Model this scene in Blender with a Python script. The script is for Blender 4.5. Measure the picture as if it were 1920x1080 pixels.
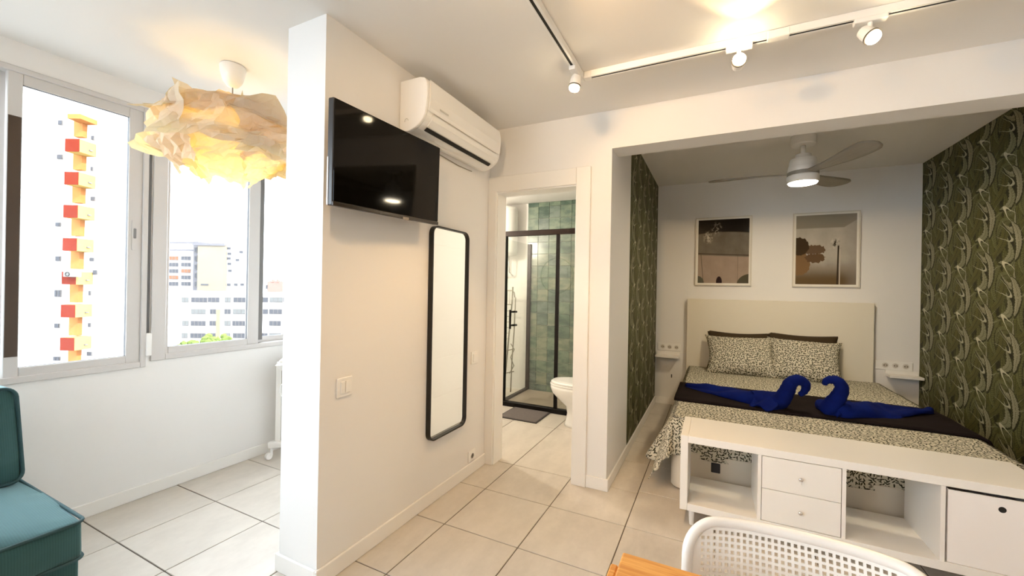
import bpy, bmesh, math, random
from mathutils import Vector, Matrix, noise

random.seed(7)
for o in list(bpy.data.objects):
    bpy.data.objects.remove(o, do_unlink=True)
SC = bpy.context.scene
COL = SC.collection
PI = math.pi
R = math.radians

# ------------------------------------------------------------------ camera
H = 1.315
YAW, PITCH, ROLL, FPX = -0.457783, 0.0003, 0.0181487, 769.65
fw = Vector((math.sin(YAW) * math.cos(PITCH), math.cos(YAW) * math.cos(PITCH), math.sin(PITCH)))
rt0 = Vector((math.cos(YAW), -math.sin(YAW), 0)); up0 = rt0.cross(fw)
rt = rt0 * math.cos(ROLL) + up0 * math.sin(ROLL)
upv = -rt0 * math.sin(ROLL) + up0 * math.cos(ROLL)
cam_d = bpy.data.cameras.new('camera'); cam = bpy.data.objects.new('camera', cam_d); COL.objects.link(cam)
cam_d.sensor_width = 36.0; cam_d.lens = FPX / 1920 * 36.0; cam_d.clip_start = 0.02; cam_d.clip_end = 1000
M = Matrix((rt, upv, -fw)).transposed().to_4x4(); M.translation = Vector((0, 0, H)); cam.matrix_world = M
SC.camera = cam

# ------------------------------------------------------------------ world / exposure
SKY = 5.0
w = bpy.data.worlds.new('world'); SC.world = w; w.use_nodes = True
bg = w.node_tree.nodes['Background']; bg.inputs[0].default_value = (0.86, 0.95, 1.06, 1); bg.inputs[1].default_value = SKY
sun_d = bpy.data.lights.new('sun', 'SUN'); sun_d.energy = 5.0; sun_d.color = (1.0, 0.97, 0.92); sun_d.angle = R(1.5)
sun = bpy.data.objects.new('sun', sun_d); COL.objects.link(sun); sun.rotation_mode = 'QUATERNION'
sun.rotation_quaternion = Vector((-0.92, -0.05, -0.62)).to_track_quat('-Z', 'Y')
SC.view_settings.view_transform = 'Standard'; SC.view_settings.look = 'None'
SC.view_settings.exposure = 1.12; SC.view_settings.gamma = 1.0; SC.view_settings.use_curve_mapping = False
WARM = (1.0, 0.63, 0.29)
SPOT_W, FAN_W, BATH_W, LAMP_W = 20.0, 7.4, 26.0, 1.4
SC.cycles.max_bounces = 10; SC.cycles.diffuse_bounces = 6; SC.cycles.glossy_bounces = 6
SC.cycles.transparent_max_bounces = 16; SC.cycles.sample_clamp_indirect = 8.0

# ------------------------------------------------------------------ node helpers
class X:
    """a socket with arithmetic, for building shader maths"""
    def __init__(s, nt, sock): s.nt, s.k = nt, sock
    def _m(s, op, *a, clamp=False):
        n = s.nt.nodes.new('ShaderNodeMath'); n.operation = op; n.use_clamp = clamp
        for i, v in enumerate((s,) + a):
            if isinstance(v, X): s.nt.links.new(v.k, n.inputs[i])
            else: n.inputs[i].default_value = v
        return X(s.nt, n.outputs[0])
    def __add__(s, o): return s._m('ADD', o)
    __radd__ = __add__
    def __sub__(s, o): return s._m('SUBTRACT', o)
    def __rsub__(s, o): return (s * -1.0) + o
    def __mul__(s, o): return s._m('MULTIPLY', o)
    __rmul__ = __mul__
    def __truediv__(s, o): return s._m('DIVIDE', o)
    def lt(s, o): return s._m('LESS_THAN', o)
    def gt(s, o): return s._m('GREATER_THAN', o)
    def floor(s): return s._m('FLOOR')
    def fract(s): return s._m('FRACT')
    def abs(s): return s._m('ABSOLUTE')
    def sin(s): return s._m('SINE')
    def sqrt(s): return s._m('SQRT')
    def max(s, o): return s._m('MAXIMUM', o)
    def min(s, o): return s._m('MINIMUM', o)
    def fmod(s, o): return s._m('FLOORED_MODULO', o)
    def pw(s, o): return s._m('POWER', o)
    def soft(s, a, b):
        n = s.nt.nodes.new('ShaderNodeMapRange'); n.interpolation_type = 'SMOOTHSTEP'
        s.nt.links.new(s.k, n.inputs[0]); n.inputs[1].default_value = a; n.inputs[2].default_value = b
        return X(s.nt, n.outputs[0])

MATS = {}
def new_mat(name):
    m = bpy.data.materials.new(name); m.use_nodes = True
    return m, m.node_tree, m.node_tree.nodes['Principled BSDF']
def setp(b, color=None, rough=None, metal=None, spec=None):
    if color is not None: b.inputs['Base Color'].default_value = (*color, 1)
    if rough is not None: b.inputs['Roughness'].default_value = rough
    if metal is not None: b.inputs['Metallic'].default_value = metal
    if spec is not None: b.inputs['Specular IOR Level'].default_value = spec
def coords(nt, kind='Object'):
    t = nt.nodes.new('ShaderNodeTexCoord'); return t.outputs[kind]
def sep(nt, sock):
    s = nt.nodes.new('ShaderNodeSeparateXYZ'); nt.links.new(sock, s.inputs[0])
    return X(nt, s.outputs[0]), X(nt, s.outputs[1]), X(nt, s.outputs[2])
def noise_tex(nt, vec, scale, detail=3.0, rough=0.55):
    n = nt.nodes.new('ShaderNodeTexNoise'); n.inputs['Scale'].default_value = scale
    n.inputs['Detail'].default_value = detail; n.inputs['Roughness'].default_value = rough
    if vec is not None: nt.links.new(vec, n.inputs['Vector'])
    return X(nt, n.outputs[0])
def mapping(nt, vec, scale=(1, 1, 1), rot=(0, 0, 0)):
    m = nt.nodes.new('ShaderNodeMapping'); m.inputs['Scale'].default_value = scale; m.inputs['Rotation'].default_value = rot
    nt.links.new(vec, m.inputs[0]); return m.outputs[0]
def mixc(nt, f, a, b):
    n = nt.nodes.new('ShaderNodeMix'); n.data_type = 'RGBA'
    if isinstance(f, X): nt.links.new(f.k, n.inputs[0])
    else: n.inputs[0].default_value = f
    for i, v in ((6, a), (7, b)):
        if isinstance(v, tuple): n.inputs[i].default_value = (*v, 1)
        else: nt.links.new(v, n.inputs[i])
    return n.outputs[2]
def bump(nt, b, h, strength=0.2, dist=0.01):
    n = nt.nodes.new('ShaderNodeBump'); n.inputs['Strength'].default_value = strength; n.inputs['Distance'].default_value = dist
    nt.links.new(h.k, n.inputs['Height']); nt.links.new(n.outputs[0], b.inputs['Normal'])
def plain(name, color, rough=0.5, metal=0.0, spec=0.5, var=0.0, nscale=6.0, bmp=0.0, bscale=80.0):
    if name in MATS: return MATS[name]
    m, nt, b = new_mat(name); setp(b, color, rough, metal, spec)
    if var:
        f = noise_tex(nt, coords(nt), nscale)
        nt.links.new(mixc(nt, f, tuple(c * (1 - var) for c in color), tuple(min(1, c * (1 + var)) for c in color)), b.inputs['Base Color'])
    if bmp: bump(nt, b, noise_tex(nt, coords(nt), bscale), bmp, 0.004)
    MATS[name] = m; return m
def emit(name, color, strength):
    if name in MATS: return MATS[name]
    m = bpy.data.materials.new(name); m.use_nodes = True; nt = m.node_tree; nt.nodes.clear()
    e = nt.nodes.new('ShaderNodeEmission'); e.inputs[0].default_value = (*color, 1); e.inputs[1].default_value = strength
    o = nt.nodes.new('ShaderNodeOutputMaterial'); nt.links.new(e.outputs[0], o.inputs[0]); MATS[name] = m; return m
def glassy(name, tint=(0.95, 0.97, 0.96), refl=0.08):
    if name in MATS: return MATS[name]
    m = bpy.data.materials.new(name); m.use_nodes = True; nt = m.node_tree; nt.nodes.clear()
    t = nt.nodes.new('ShaderNodeBsdfTransparent'); t.inputs[0].default_value = (*tint, 1)
    g = nt.nodes.new('ShaderNodeBsdfGlossy'); g.inputs['Roughness'].default_value = 0.0
    f = nt.nodes.new('ShaderNodeLayerWeight'); f.inputs[0].default_value = 0.5
    g2 = nt.nodes.new('ShaderNodeNewGeometry')
    k = (X(nt, f.outputs['Facing']).pw(5.0) * 0.9 + refl) * (1.0 - X(nt, g2.outputs['Backfacing']))
    mx = nt.nodes.new('ShaderNodeMixShader'); nt.links.new(k.k, mx.inputs[0]); nt.links.new(t.outputs[0], mx.inputs[1]); nt.links.new(g.outputs[0], mx.inputs[2])
    o = nt.nodes.new('ShaderNodeOutputMaterial'); nt.links.new(mx.outputs[0], o.inputs[0]); MATS[name] = m; return m

# ------------------------------------------------------------------ object helpers
def tag(o, label=None, cat=None, group=None, kind=None):
    if label: o['label'] = label
    if cat: o['category'] = cat
    if group: o['group'] = group
    if kind: o['kind'] = kind
    return o
def wl(o):
    v = Vector((0, 0, 0))
    while o is not None:
        v += o.location; o = o.parent
    return v
def thing(name, loc, label, cat, group=None, rot=None):
    o = bpy.data.objects.new(name, None); COL.objects.link(o); o.location = loc; o.empty_display_size = 0.1
    if rot is not None: o.rotation_euler = rot
    return tag(o, label, cat, group)
def add(name, geo, mat=None, parent=None, smooth=False, local=False, bevel=0.0, origin=None, uv=None, seg=2):
    """geo = (verts, faces) in world metres (or in the parent's own frame with local=True)"""
    V, F = geo
    off = Vector((0, 0, 0))
    if parent is not None and not local: off = wl(parent)
    o_loc = Vector((0, 0, 0))
    if origin is not None: o_loc = Vector(origin) - off
    me = bpy.data.meshes.new(name)
    me.from_pydata([tuple(Vector(v) - off - o_loc) for v in V], [], F)
    if bevel > 0:
        bm = bmesh.new(); bm.from_mesh(me)
        es = [e for e in bm.edges if len(e.link_faces) == 2 and e.calc_face_angle(0) > 0.6]
        bmesh.ops.bevel(bm, geom=es, offset=bevel, segments=seg, profile=0.5, affect='EDGES', clamp_overlap=True)
        bmesh.ops.recalc_face_normals(bm, faces=bm.faces); bm.to_mesh(me); bm.free()
    if smooth:
        me.polygons.foreach_set('use_smooth', [True] * len(me.polygons))
    if uv is not None:
        l = me.uv_layers.new(name='UVMap')
        for p in me.polygons:
            for li in p.loop_indices: l.data[li].uv = uv[me.loops[li].vertex_index]
    me.update()
    o = bpy.data.objects.new(name, me); COL.objects.link(o); o.location = o_loc
    if mat is not None: me.materials.append(mat)
    if parent is not None: o.parent = parent
    if smooth and bevel > 0: me.set_sharp_from_angle(angle=R(50))
    return o
def copy_obj(o, parent=None):
    c = o.copy(); COL.objects.link(c); c.parent = parent; return c
def copy_tree(o, parent=None):
    c = copy_obj(o, parent)
    for ch in list(o.children): copy_tree(ch, c)
    return c
def fix(geo):
    """consistent outward normals"""
    bm = bmesh.new(); vs = [bm.verts.new(v) for v in geo[0]]
    for f in geo[1]:
        try: bm.faces.new([vs[i] for i in f])
        except ValueError: pass
    bmesh.ops.remove_doubles(bm, verts=bm.verts, dist=1e-6); bmesh.ops.recalc_face_normals(bm, faces=bm.faces)
    bm.verts.index_update()
    r = ([v.co.copy() for v in bm.verts], [[v.index for v in f.verts] for f in bm.faces]); bm.free(); return r
def box(x0, x1, y0, y1, z0, z1):
    V = [(x0, y0, z0), (x1, y0, z0), (x1, y1, z0), (x0, y1, z0), (x0, y0, z1), (x1, y0, z1), (x1, y1, z1), (x0, y1, z1)]
    return V, [(0, 3, 2, 1), (4, 5, 6, 7), (0, 1, 5, 4), (1, 2, 6, 5), (2, 3, 7, 6), (3, 0, 4, 7)]
def merge(*gs):
    V, F = [], []
    for v, f in gs:
        n = len(V); V += list(v); F += [tuple(i + n for i in q) for q in f]
    return V, F
def lathe(prof, c=(0, 0, 0), n=28, axis='z', cap=True):
    V, F = [], []
    for r, h in prof:
        for i in range(n):
            a = 2 * PI * i / n; p, q = r * math.cos(a), r * math.sin(a)
            V.append({'z': (c[0] + p, c[1] + q, c[2] + h), 'x': (c[0] + h, c[1] + p, c[2] + q), 'y': (c[0] + q, c[1] + h, c[2] + p)}[axis])
    for j in range(len(prof) - 1):
        for i in range(n):
            k = (i + 1) % n; F.append((j * n + i, j * n + k, (j + 1) * n + k, (j + 1) * n + i))
    if cap:
        F.append(tuple(reversed(range(n)))); m = (len(prof) - 1) * n; F.append(tuple(range(m, m + n)))
    return V, F
def cyl(c, r, h, n=20, axis='z', r2=None): return lathe([(r, 0), (r2 if r2 is not None else r, h)], c, n, axis)
def tube(path, r, n=10, closed=False):
    P = [Vector(p) for p in path]; m = len(P); rs = r if isinstance(r, (list, tuple)) else [r] * m
    V, F = [], []; prev = None
    for i in range(m):
        if closed: d = P[(i + 1) % m] - P[i - 1]
        else: d = P[min(i + 1, m - 1)] - P[max(i - 1, 0)]
        d.normalize()
        if prev is None:
            a = Vector((0, 0, 1)) if abs(d.z) < 0.9 else Vector((1, 0, 0)); u = d.cross(a).normalized()
        else: u = (prev - d * prev.dot(d)).normalized()
        prev = u; v = d.cross(u)
        for k in range(n):
            t = 2 * PI * k / n; V.append(P[i] + (u * math.cos(t) + v * math.sin(t)) * rs[i])
    for i in range(m if closed else m - 1):
        j = (i + 1) % m
        for k in range(n):
            l = (k + 1) % n; F.append((i * n + k, i * n + l, j * n + l, j * n + k))
    if not closed:
        F.append(tuple(reversed(range(n)))); F.append(tuple(range((m - 1) * n, m * n)))
    return V, F
def prism(poly, fn):
    """poly: 2-D outline, fn(p, side) -> 3-D point for side 0 / 1"""
    n = len(poly); V = [fn(p, 0) for p in poly] + [fn(p, 1) for p in poly]
    F = [tuple(reversed(range(n))), tuple(range(n, 2 * n))] + [(i, (i + 1) % n, n + (i + 1) % n, n + i) for i in range(n)]
    return fix((V, F))
def rrect(a0, a1, b0, b1, r, n=6):
    P = []
    for cx, cy, s in ((a1 - r, b1 - r, 0), (a0 + r, b1 - r, 1), (a0 + r, b0 + r, 2), (a1 - r, b0 + r, 3)):
        for i in range(n + 1):
            t = PI / 2 * (s + i / n); P.append((cx + r * math.cos(t), cy + r * math.sin(t)))
    return P
def ring(outer, inner, fn):
    n = len(outer); V = [fn(p, 0) for p in outer] + [fn(p, 0) for p in inner] + [fn(p, 1) for p in outer] + [fn(p, 1) for p in inner]; F = []
    for i in range(n):
        j = (i + 1) % n
        F += [(i, j, n + j, n + i), (2 * n + i, 3 * n + i, 3 * n + j, 2 * n + j), (i, 2 * n + i, 2 * n + j, j), (n + i, n + j, 3 * n + j, 3 * n + i)]
    return fix((V, F))
def grid(nu, nv, fn, wrap=False):
    V = [fn(i / (nu - (0 if wrap else 1)), j / (nv - 1)) for j in range(nv) for i in range(nu)]; F = []
    for j in range(nv - 1):
        for i in range(nu if wrap else nu - 1):
            k = (i + 1) % nu; F.append((j * nu + i, j * nu + k, (j + 1) * nu + k, (j + 1) * nu + i))
    return V, F
def struct(name, geo, mat, parent=None, **k):
    o = add(name, geo, mat, parent, **k); o['kind'] = 'structure'; return o
def solid(o, t, off=0.0):
    m = o.modifiers.new('thickness', 'SOLIDIFY'); m.thickness = t; m.offset = off; return o
def subd(o, n=1):
    m = o.modifiers.new('smooth', 'SUBSURF'); m.levels = n; m.render_levels = n; return o

# ------------------------------------------------------------------ common materials
def wall_paint():
    m, nt, b = new_mat('wall_paint'); setp(b, (0.80, 0.785, 0.76), 0.55, 0, 0.3)
    bump(nt, b, noise_tex(nt, coords(nt), 60, 4), 0.05, 0.003); return m
M_WALL = wall_paint()
M_CEIL = plain('ceiling_paint', (0.80, 0.785, 0.755), 0.7, 0, 0.2)
M_TRIM = plain('white_trim', (0.83, 0.81, 0.77), 0.35, 0, 0.4)
M_WHITE = plain('white_lacquer', (0.82, 0.80, 0.76), 0.35, 0, 0.45)
M_PLAST = plain('white_plastic', (0.84, 0.83, 0.80), 0.3, 0, 0.5)
M_ALU = plain('white_aluminium', (0.60, 0.575, 0.55), 0.35, 0.0, 0.4)
M_BLACK = plain('matt_black', (0.012, 0.011, 0.010), 0.4, 0, 0.4)
M_DARK = plain('dark_void', (0.006, 0.006, 0.006), 0.7)
M_CHROME = plain('chrome', (0.75, 0.75, 0.75), 0.18, 1.0)
M_GLASS = glassy('window_glass', (0.97, 0.98, 0.98), 0.04)
M_SGLASS = glassy('shower_glass', (0.97, 0.98, 0.965), 0.09)
def floor_tile():
    m, nt, b = new_mat('floor_tile'); g = nt.nodes.new('ShaderNodeNewGeometry'); oi = nt.nodes.new('ShaderNodeObjectInfo')
    n1 = noise_tex(nt, mapping(nt, g.outputs['Position'], (3.6, 1.5, 1)), 2.2, 6, 0.65)
    n2 = noise_tex(nt, g.outputs['Position'], 30, 4)
    f = n1.soft(0.30, 0.72) * 0.55 + n2 * 0.45
    c = mixc(nt, f, (0.50, 0.452, 0.392), (0.68, 0.622, 0.545))
    c = mixc(nt, X(nt, oi.outputs['Random']) * 0.35, c, (0.60, 0.55, 0.48))
    nt.links.new(c, b.inputs['Base Color']); setp(b, None, 0.34, 0, 0.45)
    nt.links.new((n2 * 0.16 + 0.26).k, b.inputs['Roughness']); return m
M_TILE = floor_tile()
M_GROUT = plain('grout', (0.12, 0.095, 0.072), 0.9)
def wallpaper():
    m, nt, b = new_mat('leaf_wallpaper'); tc = coords(nt); _, y0, z0 = sep(nt, tc); y0 = y0 * -1.0
    CW, CH = 0.283, 0.36
    wob = noise_tex(nt, tc, 11, 3); wob2 = noise_tex(nt, mapping(nt, tc, (1, 1, 1), (0.7, 0, 0)), 12, 3)
    y = y0 + (wob - 0.5) * 0.030; z = z0 + (wob2 - 0.5) * 0.030
    fine = noise_tex(nt, tc, 90, 3)
    big = noise_tex(nt, mapping(nt, tc, (1, 2.2, 1)), 13, 3)
    c = mixc(nt, big.soft(0.40, 0.62), (0.016, 0.015, 0.005), (0.058, 0.058, 0.017))
    def leaf(oy, oz, ang, L, W, k, ca, cb, rib, c, ser=0.10):
        oy, oz = oy - 4.092, oz + 2.22
        a = (y - oy) / CW + 0.5; col = a.floor(); u = (a - col - 0.5) * CW
        zz = (z - oz + (col.fmod(2.0)) * (CH / 2)) / CH + 0.5; v = (zz.fract() - 0.5) * CH
        ca_, sa = math.cos(ang), math.sin(ang)
        t = (u * sa + v * ca_) / L + 0.5; s = u * ca_ - v * sa
        q = t - 0.5; s = s - (q * q) * k + k * 0.12
        w_ = ((t * (1.0 - t)).max(0.0)).sqrt() * (2 * W)
        d = s.abs() / w_.max(0.0005)
        mask = (d + ((t * (L * 330.0) + d * 5.0).sin()) * ser).soft(1.0, 0.88)
        vein = ((t * (L * 480.0) - d * 7.0).sin() * 0.5 + 0.5)
        sw = (s / w_.max(0.0005)).max(-1.0).min(1.0)
        lit = vein * 0.34 + fine * 0.46 + (1.0 - sw) * 0.14
        cc = mixc(nt, lit, ca, cb)
        cc = mixc(nt, d.soft(0.16, 0.05) * 0.6, cc, rib)
        return mixc(nt, mask, c, cc)
    D, O = (0.022, 0.025, 0.006), (0.125, 0.125, 0.038)
    Gy, Cr, Wh = (0.10, 0.10, 0.052), (0.36, 0.335, 0.225), (0.58, 0.55, 0.40)
    K = (0.022, 0.021, 0.008)
    c = leaf(0.10, 0.12, R(-15), 0.34, 0.046, 0.30, D, O, K, c)
    c = leaf(-0.11, 0.03, R(24), 0.30, 0.044, -0.25, D, (0.12, 0.112, 0.036), K, c)
    c = leaf(-0.02, -0.16, R(-35), 0.26, 0.040, 0.2, D, (0.13, 0.13, 0.045), K, c)
    c = leaf(0.125, -0.08, R(14), 0.28, 0.036, 0.3, D, (0.17, 0.17, 0.07), K, c)
    c = leaf(-0.085, 0.10, R(58), 0.19, 0.034, 0.25, D, (0.16, 0.16, 0.07), K, c)
    c = leaf(-0.015, -0.135, R(70), 0.15, 0.030, -0.3, D, (0.20, 0.20, 0.10), K, c)
    c = leaf(0.0, -0.02, R(4), 0.10, 0.028, 0.0, (0.008, 0.007, 0.003), (0.014, 0.013, 0.005), K, c)
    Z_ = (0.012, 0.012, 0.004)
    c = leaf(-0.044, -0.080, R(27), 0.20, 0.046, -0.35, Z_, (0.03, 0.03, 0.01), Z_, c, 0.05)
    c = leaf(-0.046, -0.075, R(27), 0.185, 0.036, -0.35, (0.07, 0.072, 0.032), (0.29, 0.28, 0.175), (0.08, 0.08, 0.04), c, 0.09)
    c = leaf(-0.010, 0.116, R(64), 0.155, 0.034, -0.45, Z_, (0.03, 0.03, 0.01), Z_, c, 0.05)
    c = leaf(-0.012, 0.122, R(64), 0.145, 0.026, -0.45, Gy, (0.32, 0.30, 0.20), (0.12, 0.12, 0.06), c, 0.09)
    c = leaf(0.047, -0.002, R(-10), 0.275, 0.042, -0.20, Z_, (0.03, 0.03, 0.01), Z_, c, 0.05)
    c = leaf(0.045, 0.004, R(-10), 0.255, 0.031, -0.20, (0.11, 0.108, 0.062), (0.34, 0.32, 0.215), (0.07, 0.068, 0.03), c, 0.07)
    c = leaf(-0.066, 0.045, R(28), 0.095, 0.014, -0.7, Gy, Wh, Cr, c, 0.0)
    c = leaf(-0.035, -0.172, R(38), 0.070, 0.021, 0.5, Cr, Wh, Wh, c, 0.0)
    c = leaf(0.115, 0.035, R(-30), 0.085, 0.010, 0.6, Gy, Cr, Cr, c, 0.0)
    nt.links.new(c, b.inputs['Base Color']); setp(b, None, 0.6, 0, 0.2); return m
M_PAPER = wallpaper()
def leaf_fabric():
    m, nt, b = new_mat('leaf_print_cotton'); uv = coords(nt, 'UV')
    base = (0.60, 0.565, 0.46); ink = (0.035, 0.035, 0.022)
    c = None
    for i, (sc, th) in enumerate(((46.0, 0.0), (46.0, 1.3))):
        mp = mapping(nt, uv, (1, 1, 1), (0, 0, th)); v = nt.nodes.new('ShaderNodeTexVoronoi'); v.voronoi_dimensions = '2D'
        v.inputs['Scale'].default_value = sc; v.inputs['Randomness'].default_value = 0.8; nt.links.new(mp, v.inputs['Vector'])
        px, py, _ = sep(nt, v.outputs['Position']); ux, uy, _ = sep(nt, mp)
        r, g, bb = sep(nt, v.outputs['Color'])
        a = r * 6.283; ca = (a + 1.5708).sin(); sa = a.sin()
        dx = ux - px; dy = uy - py
        s = dx * ca + dy * sa; t = dy * ca - dx * sa
        d = ((s / 0.0102) * (s / 0.0102) + (t / 0.0031) * (t / 0.0031))
        k = d.soft(1.25, 0.7)
        c = k if c is None else c.max(k * 1.0)
    cc = mixc(nt, c, base, ink)
    nt.links.new(cc, b.inputs['Base Color']); setp(b, None, 0.85, 0, 0.15); return m
M_PRINT = leaf_fabric()
def corduroy():
    m, nt, b = new_mat('teal_corduroy'); x, y, z = sep(nt, coords(nt)); n = noise_tex(nt, coords(nt), 5, 3)
    s = (y * 900.0).sin()
    c = mixc(nt, n, (0.012, 0.045, 0.045), (0.032, 0.088, 0.087))
    c = mixc(nt, (s * 0.5 + 0.5) * 0.14, c, (0.06, 0.15, 0.155))
    nt.links.new(c, b.inputs['Base Color']); setp(b, None, 0.8, 0, 0.2)
    b.inputs['Sheen Weight'].default_value = 0.5; b.inputs['Sheen Tint'].default_value = (0.55, 0.8, 0.85, 1)
    bump(nt, b, s, 0.10, 0.002); return m
M_CORD = corduroy()
M_PIPE = plain('teal_piping', (0.012, 0.05, 0.055), 0.7)
def wood(name, a, c_, scale=(2, 30, 2)):
    m, nt, b = new_mat(name); n = noise_tex(nt, mapping(nt, coords(nt), scale), 3.0, 5, 0.6)
    nt.links.new(mixc(nt, n.soft(0.3, 0.7), a, c_), b.inputs['Base Color']); setp(b, None, 0.4, 0, 0.4); return m
M_OAK = wood('honey_wood', (0.62, 0.26, 0.055), (0.80, 0.42, 0.12), (2.5, 40, 2.5))
# ------------------------------------------------------------------ the setting: floor
CZ, CBED, CBATH = 2.49, 2.545, 2.41
TP = 0.4515
floor = struct('floor', box(-3.25, 2.05, -2.75, 5.25, -0.14, -0.004), M_GROUT)
gx = [-0.424 + 0.4495 * k for k in range(-8, 7)]
gy = [0.987 + TP * k for k in range(-9, 11)]
tile0 = None
def put_tile(x0, x1, y0, y1):
    global tile0
    g = 0.0028
    full = abs((x1 - x0) - 0.4495) < 1e-4 and abs((y1 - y0) - TP) < 1e-4
    if full and tile0 is not None:
        t = copy_obj(tile0, floor); t.location = (x0, y0, 0); return
    o = add('floor_tile', box(x0 + g, x1 - g, y0 + g, y1 - g, -0.02, 0.0), M_TILE, floor, origin=(x0, y0, 0), bevel=0.0015, seg=1)
    if full: tile0 = o
for j in range(len(gy) - 1):
    for i in range(len(gx) - 1):
        x0, x1, y0, y1 = gx[i], gx[i + 1], gy[j], gy[j + 1]
        if x1 < -3.15 or x0 > 1.9 or y1 < -2.6 or y0 > 5.15: continue
        x0 = max(x0, -3.125); y1c = min(y1, 5.11)
        if x1 <= -0.40 and y0 < 2.76 < y1: put_tile(x0, x1, y0, 2.76)
        elif x1 < -0.40 and y0 > 2.6: continue
        else: put_tile(x0, x1, y0, y1c)
for i in range(len(gx) - 1):                                  # bathroom tiles, twice as long
    x0, x1 = gx[i], gx[i + 1]
    if x1 < -3.1 or x0 > -0.75: continue
    for y0, y1 in ((2.76, 3.66), (3.66, 4.56), (4.56, 4.85)): put_tile(max(x0, -3.05), min(x1, -0.68), y0, y1)
# narrow strip along the bedroom's left wall
yy = [2.76] + [g for g in gy if 3.0 < g < 5.05] + [5.11]
for a_, b_ in zip(yy[:-1], yy[1:]): put_tile(-0.68, -0.424, a_, b_)

# ------------------------------------------------------------------ walls and ceilings
XW = -3.11
WY0, WY1, W1Z0, W1Z1 = -2.3, 1.262, 0.795, 2.365
V0, V1, W2Z0 = 1.285, 2.45, 0.825
struct('wall_window', merge(
    box(XW - 0.14, XW, -2.75, 2.69, 0, W1Z0), box(XW - 0.14, XW, -2.75, 2.69, W1Z1, 2.60), box(XW - 0.14, XW, V0, V1, W1Z0, W2Z0),
    box(XW - 0.14, XW, -2.75, WY0, W1Z0, W1Z1), box(XW - 0.14, XW, WY1, V0, W1Z0, W1Z1), box(XW - 0.14, XW, V1, 2.69, W1Z0, W1Z1)), M_WALL)
struct('wall_television', box(-1.775, -1.525, 1.23, 2.70, 0, 2.50), M_WALL)
struct('wall_door', merge(box(-3.25, -1.47, 2.688, 2.80, 0, 2.60), box(-1.47, -0.835, 2.688, 2.80, 2.035, 2.60),
                          box(-0.835, -0.613, 2.688, 2.80, 0, 2.60), box(-0.73, -0.613, 2.80, 2.878, 0, 2.60)), M_WALL)
struct('wall_beam', merge(box(-0.613, 2.05, 2.688, 2.878, 2.24, 2.62), box(1.724, 2.05, 2.688, 2.878, 0, 2.24)), M_WALL)
struct('wall_bedroom_left', box(-0.73, -0.613, 2.878, 5.20, 0, 2.62), M_WALL)
struct('wall_bedroom_back', box(-0.73, 1.86, 5.10, 5.22, 0, 2.62), M_WALL)
struct('wall_bedroom_right', box(1.724, 1.86, 2.878, 5.10, 0, 2.62), M_WALL)
struct('wall_right', box(2.0, 2.14, -2.75, 2.69, 0, 2.60), M_WALL)
struct('wall_rear', merge(box(-3.25, -3.0, -2.75, -2.60, 0, 2.60), box(-1.6, 2.14, -2.75, -2.60, 0, 2.60), box(-3.0, -1.6, -2.75, -2.60, 0, .8), box(-3.0, -1.6, -2.75, -2.60, 2.365, 2.60)), M_WALL)
w3 = bpy.data.objects.new('unseen_window_3', None); COL.objects.link(w3); w3.location = (-2.3, -2.6, .8); w3['kind'] = 'structure'  # unseen rear window, added to bring daylight to the bay and partition end
add('window_frame', merge(box(-3.0, -2.94, -2.68, -2.6, .8, 2.365), box(-1.66, -1.6, -2.68, -2.6, .8, 2.365), box(-2.33, -2.27, -2.68, -2.6, .8, 2.365), box(-2.94, -1.66, -2.68, -2.6, .8, .86), box(-2.94, -1.66, -2.68, -2.6, 2.305, 2.365)), M_ALU, w3)  # frame of the added unseen window
for a_, b_ in ((-2.94, -2.33), (-2.27, -1.66)): add('pane', box(a_, b_, -2.65, -2.645, .86, 2.305), M_GLASS, w3)  # panes of the added unseen window
struct('wall_bathroom_left', box(-3.12, -3.0, 2.80, 4.95, 0, 2.60), M_WALL)
struct('wall_bathroom_back', box(-3.12, -0.73, 4.84, 4.96, 0, 2.60), M_WALL)
struct('ceiling', box(-3.25, 2.14, -2.75, 2.69, CZ, 2.62), M_CEIL)
struct('ceiling_bedroom', box(-0.73, 1.86, 2.80, 5.22, CBED, 2.66), M_CEIL)
struct('ceiling_bathroom', box(-3.12, -0.72, 2.80, 4.96, CBATH, 2.62), M_CEIL)
wp = struct('wall_covering_left', box(-0.614, -0.611, 3.37, 5.099, 0.075, CBED - 0.001), M_PAPER)
wp = struct('wall_covering_right', box(1.721, 1.7245, 2.879, 5.099, 0.0, CBED - 0.001), M_PAPER)
bb = lambda n, g: struct(n, g, M_TRIM, bevel=0.003, seg=1)
bb('baseboard_window', box(XW, XW + 0.012, -2.6, 2.688, 0, 0.078))
bb('baseboard_television', merge(box(-1.525, -1.512, 1.218, 2.688, 0, 0.08), box(-1.788, -1.525, 1.218, 1.23, 0, 0.08), box(-1.788, -1.775, 1.23, 2.688, 0, 0.08)))
bb('baseboard_door', box(-0.748, -0.60, 2.676, 2.688, 0, 0.08))
bb('baseboard_bedroom_left', box(-0.613, -0.60, 2.688, 5.10, 0, 0.075))
bb('baseboard_bedroom_back', box(-0.60, 1.72, 5.088, 5.10, 0, 0.075))
bb('baseboard_bay_end', box(-3.098, -1.788, 2.676, 2.688, 0, 0.078))

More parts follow.
